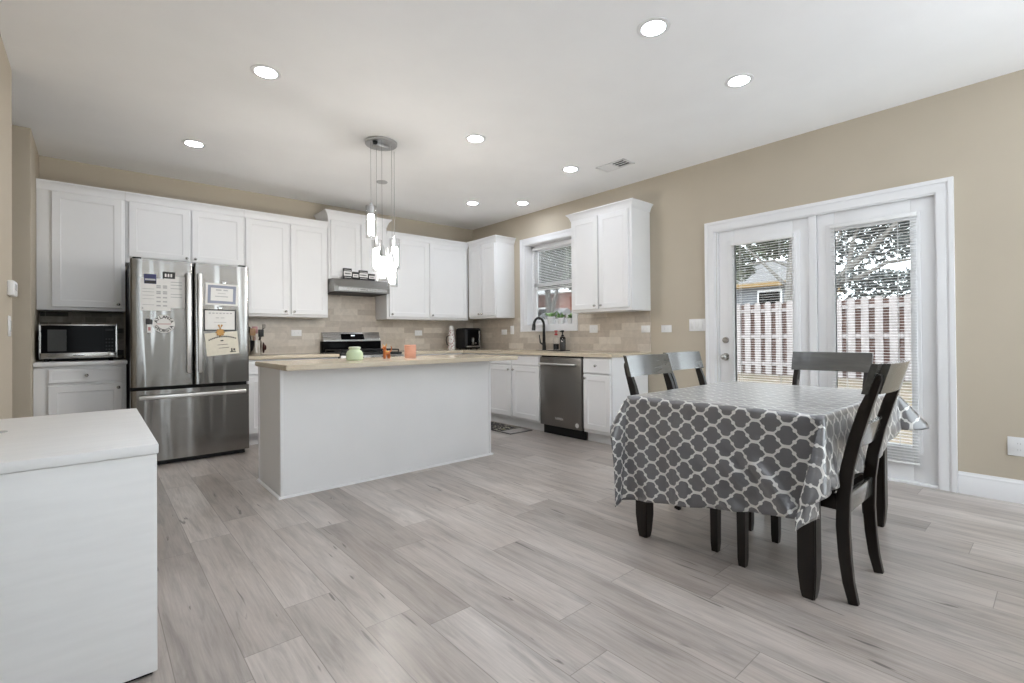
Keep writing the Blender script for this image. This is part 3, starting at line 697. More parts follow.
t = thing('medal_magnet', 'gold medal shaped magnet between the lower two certificates', 'magnet', (0.872, PYF-0.004, 1.157), 0, 'refrigerator magnets')
bm = bm_new(); cyl(bm, (0, 0, -0.012), (0, -0.006, -0.012), 0.030, 0.028, 24)
for k in range(8):
    q = math.pi/4*k; sphere(bm, (0.029*math.cos(q), -0.003, -0.012+0.029*math.sin(q)), 0.009, 0.004, 0.009, 8)
obj('medal', bm, M['gold'], t, raw=True)
bm = bm_new()
for s in (-1, 1):
    prism(bm, [(0, 0.018), (s*0.022, 0.056), (s*0.006, 0.060)], lambda p, q, d: Vector((p, d, q)), -0.003, 0.0)
obj('ribbon', bm, M['gold'], t, raw=True)
for lab, x, z in (('small steel clip holding the blue bordered certificate', 0.905, 1.598), ('small steel clip holding the black bordered certificate', 0.872, 1.366)):
    t = thing('clip_magnet', lab, 'magnet', (x, PYF-0.003, z), 0, 'refrigerator magnets')
    bm = bm_new(); box(bm, -0.014, 0.014, -0.008, -0.001, -0.012, 0.012, 0.003); cyl(bm, (-0.018, -0.008, 0.010), (0.018, -0.008, 0.010), 0.004, None, 8); obj('clip', bm, M['chrome'], t, raw=True)

# ================================================================== microwave
t = thing('microwave', 'black and stainless microwave in the nook left of the refrigerator', 'microwave', (-0.097, 5.70, CT1))
mx0, mx1, mz0, mz1, my = -0.343, 0.150, 0.930, 1.218, 5.50
bm = bm_new(); box(bm, mx0+0.004, mx1-0.004, my+0.02, 5.95, mz0, mz1-0.004, 0.004); obj('body', bm, M['darkside'], t)
bm = bm_new(); box(bm, mx0, mx1, my, my+0.019, mz1-0.012, mz1, 0.002); box(bm, mx0, mx1, my, my+0.019, mz0, mz0+0.048, 0.002)
box(bm, mx0, mx0+0.011, my, my+0.019, mz0, mz1); box(bm, mx1-0.009, mx1, my, my+0.019, mz0, mz1); obj('front_frame', bm, M['steel_plain'], t)
bm = bm_new(); box(bm, mx0+0.011, 0.055, my+0.003, my+0.019, mz0+0.048, mz1-0.012); d = obj('door', bm, M['gloss'], t, smooth=False)
bm = bm_new(); box(bm, mx0+0.050, mx0+0.165, my+0.0015, my+0.0032, mz0+0.062, mz1-0.045); o = obj('window', bm, M['mwglass'], d, smooth=False)
bm = bm_new(); box(bm, 0.056, mx1-0.009, my+0.003, my+0.019, mz0+0.048, mz1-0.012); d = obj('control_panel', bm, M['gloss'], t, smooth=False)
bm = bm_new(); box(bm, 0.070, 0.125, my+0.0015, my+0.0032, mz1-0.055, mz1-0.035); obj('display', bm, M['darkside'], d, smooth=False); bm = bm_new()
for r in range(4):
    for c in range(3): box(bm, 0.072+c*0.02, 0.084+c*0.02, my+0.002, my+0.0032, mz0+0.065+r*0.03, mz0+0.078+r*0.03)
obj('keypad', bm, M['darkside'], d, smooth=False)
bm = bm_new(); box(bm, 0.092, mx1-0.012, my-0.002, my+0.001, mz0+0.006, mz0+0.042, 0.001); obj('door_button', bm, M['steel_plain'], t)
bm = bm_new()
for k in range(8): box(bm, -0.135+k*0.009, -0.129+k*0.009, my-0.0006, my+0.0004, mz0+0.020, mz0+0.028)
obj('nameplate', bm, M['ink'], t, smooth=False)
for x in (mx0+0.04, mx1-0.04):
    for y in (my+0.05, 5.90):
        bm = bm_new(); cyl(bm, (x, y, CT1+0.0005), (x, y, mz0+0.001), 0.016, None, 12); obj('foot', bm, M['black'], t)

# ================================================================== range and hood
RX0, RX1, RYF = 2.088, 2.850, 5.345
t = thing('gas_range', 'black and stainless gas range between the back base cabinets', 'range', ((RX0+RX1)/2, 5.66, 0))
bm = bm_new(); box(bm, RX0, RX1, RYF+0.045, YB-0.03, 0.03, 0.885, 0.004); obj('body', bm, M['darkside'], t)
bm = bm_new(); box(bm, RX0, RX1, RYF, YB-0.10, 0.886, 0.912, 0.006); obj('cooktop', bm, M['iron'], t)
bm = bm_new(); box(bm, RX0, RX1, YB-0.10, YB-0.013, 0.886, 1.045, 0.004); obj('backguard', bm, M['gloss'], t)
bm = bm_new(); prism(bm, [(0.10, 1.045), (0.10, 1.06), (0.06, 1.158), (0.013, 1.158), (0.013, 1.045)], lambda a, b, d: Vector((d, YB-a, b)), RX0+0.012, RX1-0.012)
cp = obj('control_panel', bm, M['steel_plain'], t, smooth=False)
bm = bm_new(); prism(bm, [(0.1015, 1.066), (0.0625, 1.150), (0.058, 1.150), (0.096, 1.066)], lambda a, b, d: Vector((d, YB-a, b)), RX0+0.235, RX0+0.535); disp = obj('display', bm, M['gloss'], cp, smooth=False)
bm = bm_new()
for k in range(4): box(bm, RX0+0.365+k*0.012, RX0+0.372+k*0.012, YB-0.087, YB-0.080, 1.108, 1.122)
obj('clock_digits', bm, mat_emit('lit_clock_digit', (0.8, 0.9, 1.0), 1.2), disp, smooth=False)
for gx in (RX0+0.02, RX0+0.265, RX0+0.51):
    bm = bm_new(); x0, x1, y0, y1 = gx, gx+0.232, RYF+0.04, YB-0.13
    for x in (x0, x1-0.012): box(bm, x, x+0.012, y0, y1, 0.934, 0.948, 0.003)
    for y in (y0, (y0+y1)/2-0.006, y1-0.012): box(bm, x0, x1, y, y+0.012, 0.934, 0.948, 0.003)
    box(bm, (x0+x1)/2-0.006, (x0+x1)/2+0.006, y0, y1, 0.934, 0.948, 0.003)
    for x in (x0, x1-0.012):
        for y in (y0, y1-0.012): box(bm, x, x+0.012, y, y+0.012, 0.9125, 0.936)
    obj('grate', bm, M['iron'], t)
for bx in (RX0+0.136, RX0+0.626):
    for by in (RYF+0.17, YB-0.25):
        bm = bm_new(); cyl(bm, (bx, by, 0.9125), (bx, by, 0.924), 0.045, 0.042, 20); cyl(bm, (bx, by, 0.924), (bx, by, 0.931), 0.03, 0.028, 20); obj('burner', bm, M['iron'], t)
bm = bm_new(); box(bm, RX0+0.003, RX1-0.003, RYF+0.002, RYF+0.043, 0.20, 0.80, 0.005); d = obj('oven_door', bm, M['steel_plain'], t)
bm = bm_new(); box(bm, RX0+0.10, RX1-0.10, RYF-0.001, RYF+0.004, 0.32, 0.66, 0.002); obj('window', bm, M['gloss'], d)
bm = bm_new(); cyl(bm, (RX0+0.06, RYF-0.045, 0.755), (RX1-0.06, RYF-0.045, 0.755), 0.012, None, 12)
for x in (RX0+0.09, RX1-0.09): cyl(bm, (x, RYF-0.045, 0.755), (x, RYF+0.004, 0.755), 0.009, None, 10)
obj('handle', bm, M['handle_steel'], d)
bm = bm_new(); box(bm, RX0+0.003, RX1-0.003, RYF+0.002, RYF+0.044, 0.81, 0.884, 0.004); fp = obj('knob_panel', bm, M['steel_plain'], t)
for k in range(5):
    bm = bm_new(); x = RX0+0.12+k*0.13; cyl(bm, (x, RYF+0.003, 0.847), (x, RYF-0.025, 0.847), 0.021, 0.018, 18); obj('knob', bm, M['black'], fp)
bm = bm_new(); box(bm, RX0+0.003, RX1-0.003, RYF+0.004, RYF+0.043, 0.04, 0.19, 0.005); obj('drawer', bm, M['steel_plain'], t)

HYF = 5.505
t = thing('range_hood', 'stainless range hood under the raised wall cabinet', 'range hood', (2.447, 5.75, 1.62))
bm = bm_new()
prism(bm, [(0.012, 1.780), (0.47, 1.780), (0.49, 1.772), (YB-HYF, 1.688), (YB-HYF, 1.628), (0.012, 1.628)], lambda a, b, d: Vector((d, YB-a, b)), 2.080, 2.770)
obj('canopy', bm, M['hood'], t, smooth=False)
bm = bm_new(); box(bm, 2.13, 2.735, HYF-0.002, HYF+0.002, 1.640, 1.678); lp = obj('front_strip', bm, M['steel_plain'], t, smooth=False)
bm = bm_new()
for k in range(8): box(bm, 2.395+k*0.011, 2.402+k*0.011, HYF-0.0028, HYF-0.0016, 1.654, 1.663)
obj('nameplate', bm, M['ink'], lp, smooth=False)
bm = bm_new(); box(bm, 2.11, 2.75, HYF+0.04, YB-0.06, 1.620, 1.6275); obj('filter', bm, M['iron'], t, smooth=False)
# little sign blocks standing on the hood
for i, (x0, x1, h, lab) in enumerate(((2.212, 2.312, 0.128, 'tallest black and white sign block, over the hood nearest the refrigerator'), (2.322, 2.396, 0.092, 'small black and white sign block beside the tallest one'), (2.404, 2.512, 0.118, 'second large black and white sign block on the hood'), (2.524, 2.604, 0.085, 'shortest black and white sign block, last in the hood row'))):
    t = thing('sign_block', lab, 'sign block', ((x0+x1)/2, 5.575, 1.7805), 0, 'sign blocks on the range hood')
    bm = bm_new(); box(bm, x0, x1, 5.562, 5.588, 1.7806, 1.7806+h, 0.002); obj('block', bm, M['ink'], t)
    bm = bm_new(); box(bm, x0+0.003, x1-0.003, 5.5608, 5.5624, 1.7806+h*0.30, 1.7806+h*0.72); b = obj('band', bm, M['paper'], t, smooth=False)
    bm = bm_new(); n = 5
    for k in range(n):
        a = x0+0.014+(x1-x0-0.028)*k/n; box(bm, a, a+(x1-x0-0.028)/n*0.7, 5.5602, 5.5609, 1.7806+h*0.44, 1.7806+h*0.58)
    obj('print', bm, M['ink'], b, smooth=False)
    if i in (0, 2):
        bm = bm_new(); box(bm, x0+0.01, x1-0.01, 5.5608, 5.5622, 1.7806+h*0.80, 1.7806+h*0.84); box(bm, x0+0.01, x1-0.01, 5.5608, 5.5622, 1.7806+h*0.14, 1.7806+h*0.19); obj('stripe', bm, M['paper'], t, smooth=False)

# ================================================================== dishwasher
t = thing('dishwasher', 'dark stainless dishwasher beside the sink base cabinet', 'dishwasher', (4.1, 3.587, 0))
bm = bm_new(); box(bm, 3.83, XR-0.03, 3.280, 3.895, 0.10, 0.868, 0.003); obj('tub', bm, M['black'], t)
bm = bm_new(); box(bm, 3.786, 3.828, 3.286, 3.889, 0.105, 0.855, 0.004); d = obj('door', bm, M['dark_steel'], t)
bm = bm_new(); cyl(bm, (3.748, 3.335, 0.782), (3.748, 3.870, 0.782), 0.011, None, 14)
for y in (3.355, 3.845): cyl(bm, (3.748, y, 0.782), (3.787, y, 0.782), 0.009, None, 12)
obj('handle', bm, M['handle_steel'], d)
bm = bm_new(); box(bm, 3.7835, 3.7865, 3.54, 3.66, 0.178, 0.208, 0.001); b = obj('nameplate', bm, M['steel_plain'], d)
bm = bm_new()
for k in range(9): box(bm, 3.7828, 3.7838, 3.553+k*0.0112, 3.560+k*0.0112, 0.187, 0.200)
obj('print', bm, M['greyink'], b, smooth=False)
bm = bm_new(); cyl(bm, (3.7865, 3.345, 0.152), (3.784, 3.345, 0.152), 0.024, None, 24); obj('badge', bm, M['paper'], d)
bm = bm_new(); box(bm, 3.845, 3.86, 3.282, 3.893, 0.001, 0.099); obj('kick_plate', bm, M['black'], t, smooth=False)

# ================================================================== white lidded chest by the camera
t = thing('storage_chest', 'large white lidded chest nearest the viewer, standing in front of the refrigerator', 'chest', (-0.10, 2.45, 0))
bm = bm_new(); box(bm, XL+0.018, 0.152, 1.935, 3.0, 0.012, 0.712, 0.004)
obj('body', bm, M['laminate'], t)
bm = bm_new(); box(bm, XL+0.017, 0.156, 1.927, 3.01, 0.7135, 0.745, 0.003); l = obj('lid', bm, M['laminate'], t)
bm = bm_new(); box(bm, XL+0.03, 0.140, 1.95, 2.985, 0.0008, 0.0118); obj('shadow_base', bm, M['black'], t, smooth=False)  # recessed base, made black for the dark shadow beneath the chest
bm = bm_new(); cyl(bm, (-0.275, 2.57, 0.745), (-0.275, 2.57, 0.7475), 0.032, None, 24); o = obj('grommet', bm, M['greyink'], l); o['label'] = 'grey round grommet'

# ================================================================== dining table, cloth and chairs
TX0, TX1, TY0, TY1, TZ = 2.180, 3.400, 0.640, 1.562, 0.752
t = thing('dining_table', 'dark wooden dining table hidden under a patterned cloth', 'table', ((TX0+TX1)/2, (TY0+TY1)/2, 0))
bm = bm_new(); box(bm, TX0, TX1, TY0, TY1, TZ-0.028, TZ, 0.004); obj('tabletop', bm, M['espresso'], t)
bm = bm_new()
for y in (TY0+0.045, TY1-0.065): box(bm, TX0+0.06, TX1-0.06, y, y+0.02, TZ-0.115, TZ-0.029)
for x in (TX0+0.045, TX1-0.065): box(bm, x, x+0.02, TY0+0.06, TY1-0.06, TZ-0.115, TZ-0.029)
obj('apron', bm, M['espresso'], t, smooth=False)
for x, y in ((2.243, 1.505), (2.222, 0.705), (3.340, 0.705), (3.340, 1.500)):
    bm = bm_new(); sweep_rect(bm, [(x, y, 0.0008), (x, y, 0.03), (x, y, 0.12), (x, y, TZ-0.029)], [0.046, 0.056, 0.070, 0.070], [0.046, 0.056, 0.070, 0.070])
    bmesh.ops.bevel(bm, geom=[e for e in bm.edges if abs(e.verts[0].co.z-e.verts[1].co.z) > 0.01], offset=0.004, segments=2, affect='EDGES')
    obj('leg', bm, M['espresso'], t)

def cloth_mesh():
    bm = bm_new(); uvl = bm.loops.layers.uv.new('UVMap')
    zt = TZ+0.003; LX, LY = TX1-TX0, TY1-TY0
    NX0, NXM, NX1, NY0, NYM, NY1 = 26, 26, 12, 18, 40, 12
    us = [-1+i/NX0 for i in range(NX0)]+[i/NXM for i in range(NXM)]+[1+i/NX1 for i in range(NX1+1)]
    vs = [-1+i/NY0 for i in range(NY0)]+[i/NYM for i in range(NYM)]+[1+i/NY1 for i in range(NY1+1)]
    def over_front(t): return 0.40+0.15*max(-0.3, min(1.2, t/LY))
    def over_side(s): return 0.285
    grid = []; st = []
    rng = lambda a, b, c: math.sin(a*b+c)
    fl = {(-1, -1): 0.39, (-1, 1): 0.46, (1, -1): 0.68, (1, 1): 0.35}
    for u in us:
        row = []; rs = []
        for v in vs:
            if v < 0: tt = v*(0.285-0.075*max(0, min(1, (u-0.55)/0.45)))
            elif v > 1: tt = LY+(v-1)*0.135
            else: tt = v*LY
            if u < 0: ss = u*over_front(tt)
            elif u > 1: ss = LX+(u-1)*0.155
            else: ss = u*LX
            ex = -ss if ss < 0 else max(0, ss-LX); sx = -1 if ss < 0 else 1
            ey = -tt if tt < 0 else max(0, tt-LY); sy = -1 if tt < 0 else 1
            cx = min(max(ss, 0), LX); cy = min(max(tt, 0), LY)
            r = math.hypot(ex, ey)
            if r < 1e-6:
                p = Vector((TX0+ss, TY0+tt, zt+0.0006*math.sin(ss*23)*math.sin(tt*19)))
            else:
                th = math.atan2(ey, ex)
                F = fl[(sx, sy)]; k = math.sin(2*th)**2
                f0 = 0.09*math.cos(th)**2+(0.075 if sy < 0 else 0.03)*math.sin(th)**2
                if ex > 0 and ey > 0:
                    f = f0*(1-k)+F*k
                else:
                    f = f0
                    if ey == 0 and sx < 0:      # soft folds of the long hanging face
                        f += 0.06*(ex/0.5)*(math.sin(tt*13+0.6)*0.5+0.45*math.sin(tt*29+ex*9))*min(1, 8*ex)
                        q = (tt-0.10-0.9*(0.40-ex))       # slanting crease towards the near corner
                        f += (0.10+0.03*math.sin(ex*31))*math.exp(-(q/0.032)**2)*min(1, tt/0.05)*min(1, ex*6)
                        q2 = (tt-0.24-0.9*(0.40-ex)); f += (0.065+0.03*math.sin(ex*23+1))*math.exp(-(q2/0.026)**2); q3 = (tt-0.42-1.3*(0.38-ex)); f += 0.05*math.exp(-(q3/0.03)**2)*min(1, ex*6)
                    elif ex == 0 and sy < 0:
                        f += 0.03*(math.sin(ss*17+1.0)+0.6*math.sin(ss*37))*min(1, 6*ey)
                f = max(0.012, min(0.92, f))
                rho = r*f; dz = math.sqrt(max(0, r*r-rho*rho))
                # rounded turn over the table edge
                e = 0.012; rho += e*(1-math.exp(-r/e))*0.6
                ph = th
                if ex > 0 and ey > 0:               # gather the corner cone into one pleat
                    if (sx, sy) == (-1, -1):
                        q = th/(math.pi/2)
                        ph = -0.30*(q/0.5)**1.5 if q < 0.5 else -0.30+(math.pi/2+0.30)*((q-0.5)/0.5)**1.4
                    else: ph = math.pi/2*(0.5+0.5*math.copysign(abs(2*th/(math.pi/2)-1)**0.55, 2*th/(math.pi/2)-1)) if F < 0.6 else th
                p = Vector((TX0+cx+sx*rho*math.cos(ph), TY0+cy+sy*rho*math.sin(ph), zt-dz*(1-0.02*math.exp(-r/0.03))))
            row.append(bm.verts.new(p)); rs.append((ss, tt))
        grid.append(row); st.append(rs)
    for i in range(len(us)-1):
        for j in range(len(vs)-1):
            f = bm.faces.new((grid[i][j], grid[i+1][j], grid[i+1][j+1], grid[i][j+1]))
            for l, (a, b) in zip(f.loops, ((i, j), (i+1, j), (i+1, j+1), (i, j+1))): l[uvl].uv = st[a][b]
    return bm
cl = obj('tablecloth', cloth_mesh(), M['cloth'], angle=80)
so = cl.modifiers.new('thickness', 'SOLIDIFY'); so.thickness = 0.0012; so.offset = 1
tag(cl, 'grey vinyl tablecloth with white trellis pattern over the dining table', 'tablecloth')

def make_chair(label):
    t = thing('dining_chair', label, 'chair', (0, 0, 0), 0, 'dining chairs around the table')
    bm = bm_new(); prism(bm, [(-0.215, -0.165), (0.215, -0.165), (0.222, 0.232), (0.20, 0.243), (-0.20, 0.243), (-0.222, 0.232)], lambda a, b, d: Vector((a, b, d)), 0.432, 0.456)
    bev_all(bm, 0.006); obj('seat', bm, M['espresso'], t, raw=True)
    bm = bm_new()
    for s in (-1, 1): box(bm, s*0.200-0.011, s*0.200+0.011, -0.17, 0.20, 0.368, 0.431)
    box(bm, -0.18, 0.18, 0.205, 0.227, 0.368, 0.431); obj('apron', bm, M['espresso'], t, smooth=False, raw=True)
    bm = bm_new(); box(bm, -0.185, 0.185, -0.205, -0.183, 0.352, 0.430, 0.003); obj('rear_apron', bm, M['rail'], t, raw=True)  # lightened wood again, for the reflective patch here
    for s in (-1, 1):
        bm = bm_new(); sweep_rect(bm, [(s*0.195, 0.214, 0.001), (s*0.195, 0.214, 0.04), (s*0.195, 0.214, 0.431)], [0.030, 0.036, 0.042], [0.030, 0.036, 0.042])
        obj('leg', bm, M['espresso'], t, smooth=False, raw=True)
    for s in (-1, 1):
        bm = bm_new()
        C = [(-0.222, 0.001), (-0.205, 0.08), (-0.194, 0.18), (-0.188, 0.30), (-0.192, 0.43), (-0.206, 0.54), (-0.232, 0.66), (-0.266, 0.78), (-0.298, 0.870), (-0.311, 0.905), (-0.317, 0.922)]
        D = [0.034, 0.040, 0.044, 0.047, 0.047, 0.046, 0.044, 0.042, 0.030, 0.024, 0.010]
        sweep_rect(bm, [(s*0.195, y, z) for y, z in C], 0.030, D)
        bmesh.ops.bevel(bm, geom=[e for e in bm.edges if abs(e.verts[0].co.z-e.verts[1].co.z) > 0.005], offset=0.003, segments=1, affect='EDGES')
        obj('rear_post', bm, M['espresso'], t, raw=True)
    def bowed(z0, z1, y0, y1, hw, th, bow, mat, name):
        bm = bm_new(); n = 14; A = []
        for i in range(n+1):
            x = -hw+2*hw*i/n; o = -bow*(1-(x/hw)**2)
            A.append([bm.verts.new((x, y0+o+th, z0)), bm.verts.new((x, y0+o, z0)), bm.verts.new((x, y1+o, z1)), bm.verts.new((x, y1+o+th, z1))])
        for a, b in zip(A, A[1:]):
            for k in range(4): bm.faces.new((a[k], a[(k+1) % 4], b[(k+1) % 4], b[k]))
        bm.faces.new(A[0][::-1]); bm.faces.new(A[-1])
        bmesh.ops.bevel(bm, geom=[e for e in bm.edges if e.calc_length() > 0.1 or abs(e.verts[0].co.x-e.verts[1].co.x) > 0.01], offset=0.003, segments=2, affect='EDGES')
        obj(name, bm, mat, t, raw=True)
    # thick curved top rail, notched at its ends over the two posts
    bm = bm_new(); st = []
    for x in [-0.222, -0.200, -0.1781, -0.1779]+[-0.17+0.34*i/12 for i in range(13)]+[0.1779, 0.1781, 0.200, 0.222]:
        o = -0.020*(1-(x/0.222)**2); th = 0.022 if abs(x) > 0.178 else 0.046
        st.append([bm.verts.new((x, -0.259+o+d, z)) if z < 0.9 else bm.verts.new((x, -0.294+o+d, z)) for d, z in ((0, 0.845), (-th, 0.845), (-th, 0.965), (0, 0.965))])
    for p, q in zip(st, st[1:]):
        for k in range(4): bm.faces.new((p[k], p[(k+1) % 4], q[(k+1) % 4], q[k]))
    bm.faces.new(st[0][::-1]); bm.faces.new(st[-1])
    obj('top_rail', bm, M['rail'], t, raw=True)
    bowed(0.615, 0.712, -0.222, -0.247, 0.181, 0.020, 0.012, M['rail'], 'lower_rail')
    return t
ch = make_chair('dark dining chair nearest the viewer, seen side-on with its whole back showing')
ch.location = (2.485, 0.790, 0)
def place(x, y, rz, label):
    c = copy_tree(ch); c.location = (x, y, 0); c.rotation_euler = (0, 0, rz); c['label'] = label; return c
place(2.545, 1.378, math.pi, 'dark dining chair on the far side nearest the kitchen cabinets')
place(3.12, 1.47, math.pi, 'dark dining chair on the far side nearest the glass doors')
place(3.29, 1.0, math.pi/2, 'dark dining chair at the table end in front of the glass doors')

# ================================================================== ceiling fixtures
LIGHTS = [(2.281, 1.445, 'recessed ceiling light above the dining chairs, largest in view'), (3.183, 1.387, 'recessed ceiling light above the table near the glass doors'),
          (0.810, 3.252, 'recessed ceiling light over the floor in front of the refrigerator'), (0.640, 4.833, 'recessed ceiling light just in front of the refrigerator'),
          (2.411, 3.225, 'recessed ceiling light beside the hanging pendant'), (3.573, 3.213, 'recessed ceiling light next to the ceiling vent'),
          (3.538, 4.806, 'recessed ceiling light before the room corner, farther from the window'), (4.018, 4.414, 'recessed ceiling light over the sink in front of the window')]
FILL_LIGHTS = [(0.8, 1.4), (0.8, -0.4), (2.3, -0.4), (3.4, -0.4)]  # unseen lamps added out of frame, continuing the grid, for more light
def downlight(x, y, label):
    t = thing('ceiling_light', label, 'ceiling light', (x, y, CEIL), 0, 'recessed ceiling lights')
    bm = bm_new(); lathe(bm, (x, y, CEIL), [(0.062, -0.0005), (0.088, -0.0005), (0.087, -0.004), (0.066, -0.007), (0.062, -0.005)], 32); obj('trim_ring', bm, M['white'], t)
    bm = bm_new(); lathe(bm, (x, y, CEIL), [(0, -0.0048), (0.064, -0.0048), (0.064, -0.0012), (0, -0.0012)], 32); obj('lens', bm, M['lens'], t)
for a in LIGHTS: downlight(*a)
for x, y in FILL_LIGHTS: downlight(x, y, 'added unseen recessed fill light in the part of the room behind the camera')
# ceiling vent
t = thing('ceiling_vent', 'white slotted air vent in the ceiling near the window wall', 'vent', (3.83, 2.865, CEIL))
bm = bm_new(); x0, x1, y0, y1 = 3.735, 3.925, 2.70, 3.03
for a in ((x0, x0+0.025, y0, y1), (x1-0.025, x1, y0, y1), (x0, x1, y0, y0+0.025), (x0, x1, y1-0.025, y1), (x0, x1, 2.855, 2.875)): box(bm, *a, CEIL-0.008, CEIL-0.0005, 0.002)
obj('frame', bm, M['white'], t)
bm = bm_new(); box(bm, x0+0.02, x1-0.02, y0+0.02, y1-0.02, CEIL-0.0025, CEIL-0.001); obj('dark_opening', bm, M['black'], t, smooth=False)  # black sheet stands for the shade inside the open vent
bm = bm_new()
for k in range(6):
    x = x0+0.035+k*0.0225
    prism(bm, [(x, -0.0028), (x+0.004, -0.0028), (x+0.017, -0.0085), (x+0.013, -0.0085)], lambda a, b, d: Vector((a, d, CEIL+b)), 2.872, y1-0.022)
    if k % 2: prism(bm, [(x, -0.0028), (x+0.003, -0.0028), (x+0.004, -0.0085), (x+0.001, -0.0085)], lambda a, b, d: Vector((a, d, CEIL+b)), y0+0.022, 2.858)
obj('slat_set', bm, M['white'], t, smooth=False)

# three torchieres added out of view behind the camera to brighten the ceiling
M['fill_glow'] = mat_emit('lit_fill_torchiere', (0.90, 0.97, 1.08), 90.0)
for x, y, lab in ((1.55, -0.80, 'added unseen fill torchiere in the middle of the glazed rear wall'), (0.25, -0.75, 'added unseen fill torchiere beside the camera by the side glazing'), (2.75, -1.0, 'added unseen fill torchiere by the wider pair of rear windows')):
    t = thing('fill_torchiere', lab, 'floor lamp', (x, y, 0), 0, 'added fill torchieres')
    bm = bm_new(); lathe(bm, (x, y, 0), [(0, 0.001), (0.14, 0.001), (0.14, 0.018), (0.03, 0.03), (0, 0.03)], 28); obj('base', bm, M['nickel'], t)
    bm = bm_new(); cyl(bm, (x, y, 0.028), (x, y, 1.56), 0.012, None, 14); obj('pole', bm, M['nickel'], t)
    bm = bm_new(); lathe(bm, (x, y, 0), [(0, 1.555), (0.05, 1.56), (0.12, 1.60), (0.165, 1.66), (0.160, 1.66), (0.115, 1.607), (0, 1.57)], 32); obj('bowl', bm, M['white'], t)
    bm = bm_new(); lathe(bm, (x, y, 0), [(0, 1.640), (0.14, 1.640), (0.14, 1.632), (0, 1.632)], 28); obj('diffuser', bm, M['fill_glow'], t)

# pendant
PX, PY = 1.842, 3.80
t = thing('pendant_light', 'five light glass pendant cascade hanging over the island', 'pendant light', (PX, PY, CEIL))
bm = bm_new(); lathe(bm, (PX, PY, CEIL), [(0, -0.0005), (0.125, -0.0005), (0.133, -0.006), (0.133, -0.020), (0.128, -0.026), (0, -0.026)], 40); can = obj('canopy', bm, M['satin'], t)
bm = bm_new(); box(bm, PX-0.055, PX+0.055, PY-0.035, PY+0.035, CEIL-0.050, CEIL-0.0262, 0.003); obj('driver_box', bm, M['satin'], can)
bm = bm_new(); cyl(bm, (PX-0.075, PY-0.045, CEIL-0.0262), (PX-0.075, PY-0.045, CEIL-0.045), 0.022, 0.018, 14); obj('junction_cap', bm, M['black'], can)
bm = bm_new(); lathe(bm, (PX+0.005, PY, 2.405), [(0, 0.005), (0.043, 0.005), (0.048, 0), (0.043, -0.005), (0, -0.005)], 24); obj('spacer_disc', bm, M['satin'], t)
for (x, y, zt, mt) in ((1.743, 3.790, 2.178, 'tube_cool'), (1.822, 3.85, 1.912, 'tube'), (1.798, 3.70, 1.818, 'tube'), (1.993, 3.86, 1.946, 'tube'), (1.917, 3.76, 1.780, 'tube')):
    hgt = 0.262
    bm = bm_new(); lathe(bm, (x, y, zt), [(0.043, 0), (0.045, 0), (0.045, -hgt), (0, -hgt), (0, -hgt+0.005), (0.043, -hgt+0.004)][0:6]+[(0.043, 0)], 24)
    sh = obj('glass_shade', bm, M['clear'], t)
    bm = bm_new(); lathe(bm, (x, y, zt), [(0, -0.072), (0.022, -0.072), (0.025, -0.078), (0.025, -hgt+0.035), (0.022, -hgt+0.028), (0, -hgt+0.028)], 20); obj('frosted_tube', bm, M[mt], sh)
    bm = bm_new(); lathe(bm, (x, y, zt), [(0, 0.028), (0.010, 0.028), (0.014, 0.0), (0.024, -0.002), (0.026, -0.07), (0, -0.07)], 18); obj('socket', bm, M['satin'], sh)
    bm = bm_new(); cyl(bm, (x, y, zt-0.002), (x, y, zt+0.004), 0.046, None, 24); obj('shade_cap', bm, M['clear'], sh)
    bm = bm_new(); cyl(bm, (x, y, zt+0.026), (x, y, CEIL-0.024), 0.0014, None, 6); obj('wire', bm, M['cable'], t)

# ================================================================== wall plates
def plate(mp, label, u, z, w, h, kind, cat):
    t = thing('light_switch' if kind == 'switch' else 'wall_outlet', label, cat, mp(u, 0.0, z), 0, 'white wall plates')
    base_w = 0.011 if kind.endswith('tile') else 0.0
    w0 = 0.0115 if 'tile' in kind else 0.0008
    bm = bm_new(); mbox(bm, mp, u-w/2, u+w/2, w0, w0+0.006, z-h/2, z+h/2, 0.003); p = obj('plate', bm, M['white'], t)
    def hole(uu, zz, a, b):
        mbox(hb, mp, uu-a/2, uu+a/2, w0+0.0055, w0+0.0078, zz-b/2, zz+b/2)
    hb = bm_new()
    if 'switch' in kind:
        n = 3 if w > 0.12 else 1; hb.free()
        for k in range(n):
            uu = u+(k-(n-1)/2)*0.046
            bm = bm_new(); mbox(bm, mp, uu-0.016, uu+0.016, w0+0.006, w0+0.010, z-0.033, z+0.033, 0.002); obj('rocker', bm, M['ceramic'], p)
    else:
        hor = w > h
        for s in (-1, 1):
            du, dz = (s*0.02, 0) if hor else (0, s*0.02)
            for q in (-0.0065, 0.0065):
                if hor: hole(u+du, z+q, 0.008, 0.0022)
                else: hole(u+q, z+dz, 0.0022, 0.008)
        obj('socket_slot', hb, M['greyink'], p, smooth=False)
    return t
plate(MB_, 'wall outlet on the tile between refrigerator and range', 1.814, 1.149, 0.118, 0.074, 'tile', 'outlet')
plate(MB_, 'wall outlet on the tile between range and air fryer', 3.459, 1.148, 0.118, 0.074, 'tile', 'outlet')
plate(MR_, 'square wall outlet on the tile beside the air fryer', 5.263, 1.150, 0.118, 0.074, 'tile', 'outlet')
plate(MR_, 'tall switch plate on the tile left of the sink window', 5.090, 1.178, 0.074, 0.118, 'switch_tile', 'switch')
plate(MR_, 'wall outlet on the tile below the window-side wall cabinet', 3.635, 1.166, 0.118, 0.090, 'tile', 'outlet')
plate(MR_, 'wall outlet straddling the free end of the tile', 2.930, 1.153, 0.105, 0.074, 'tile', 'outlet')
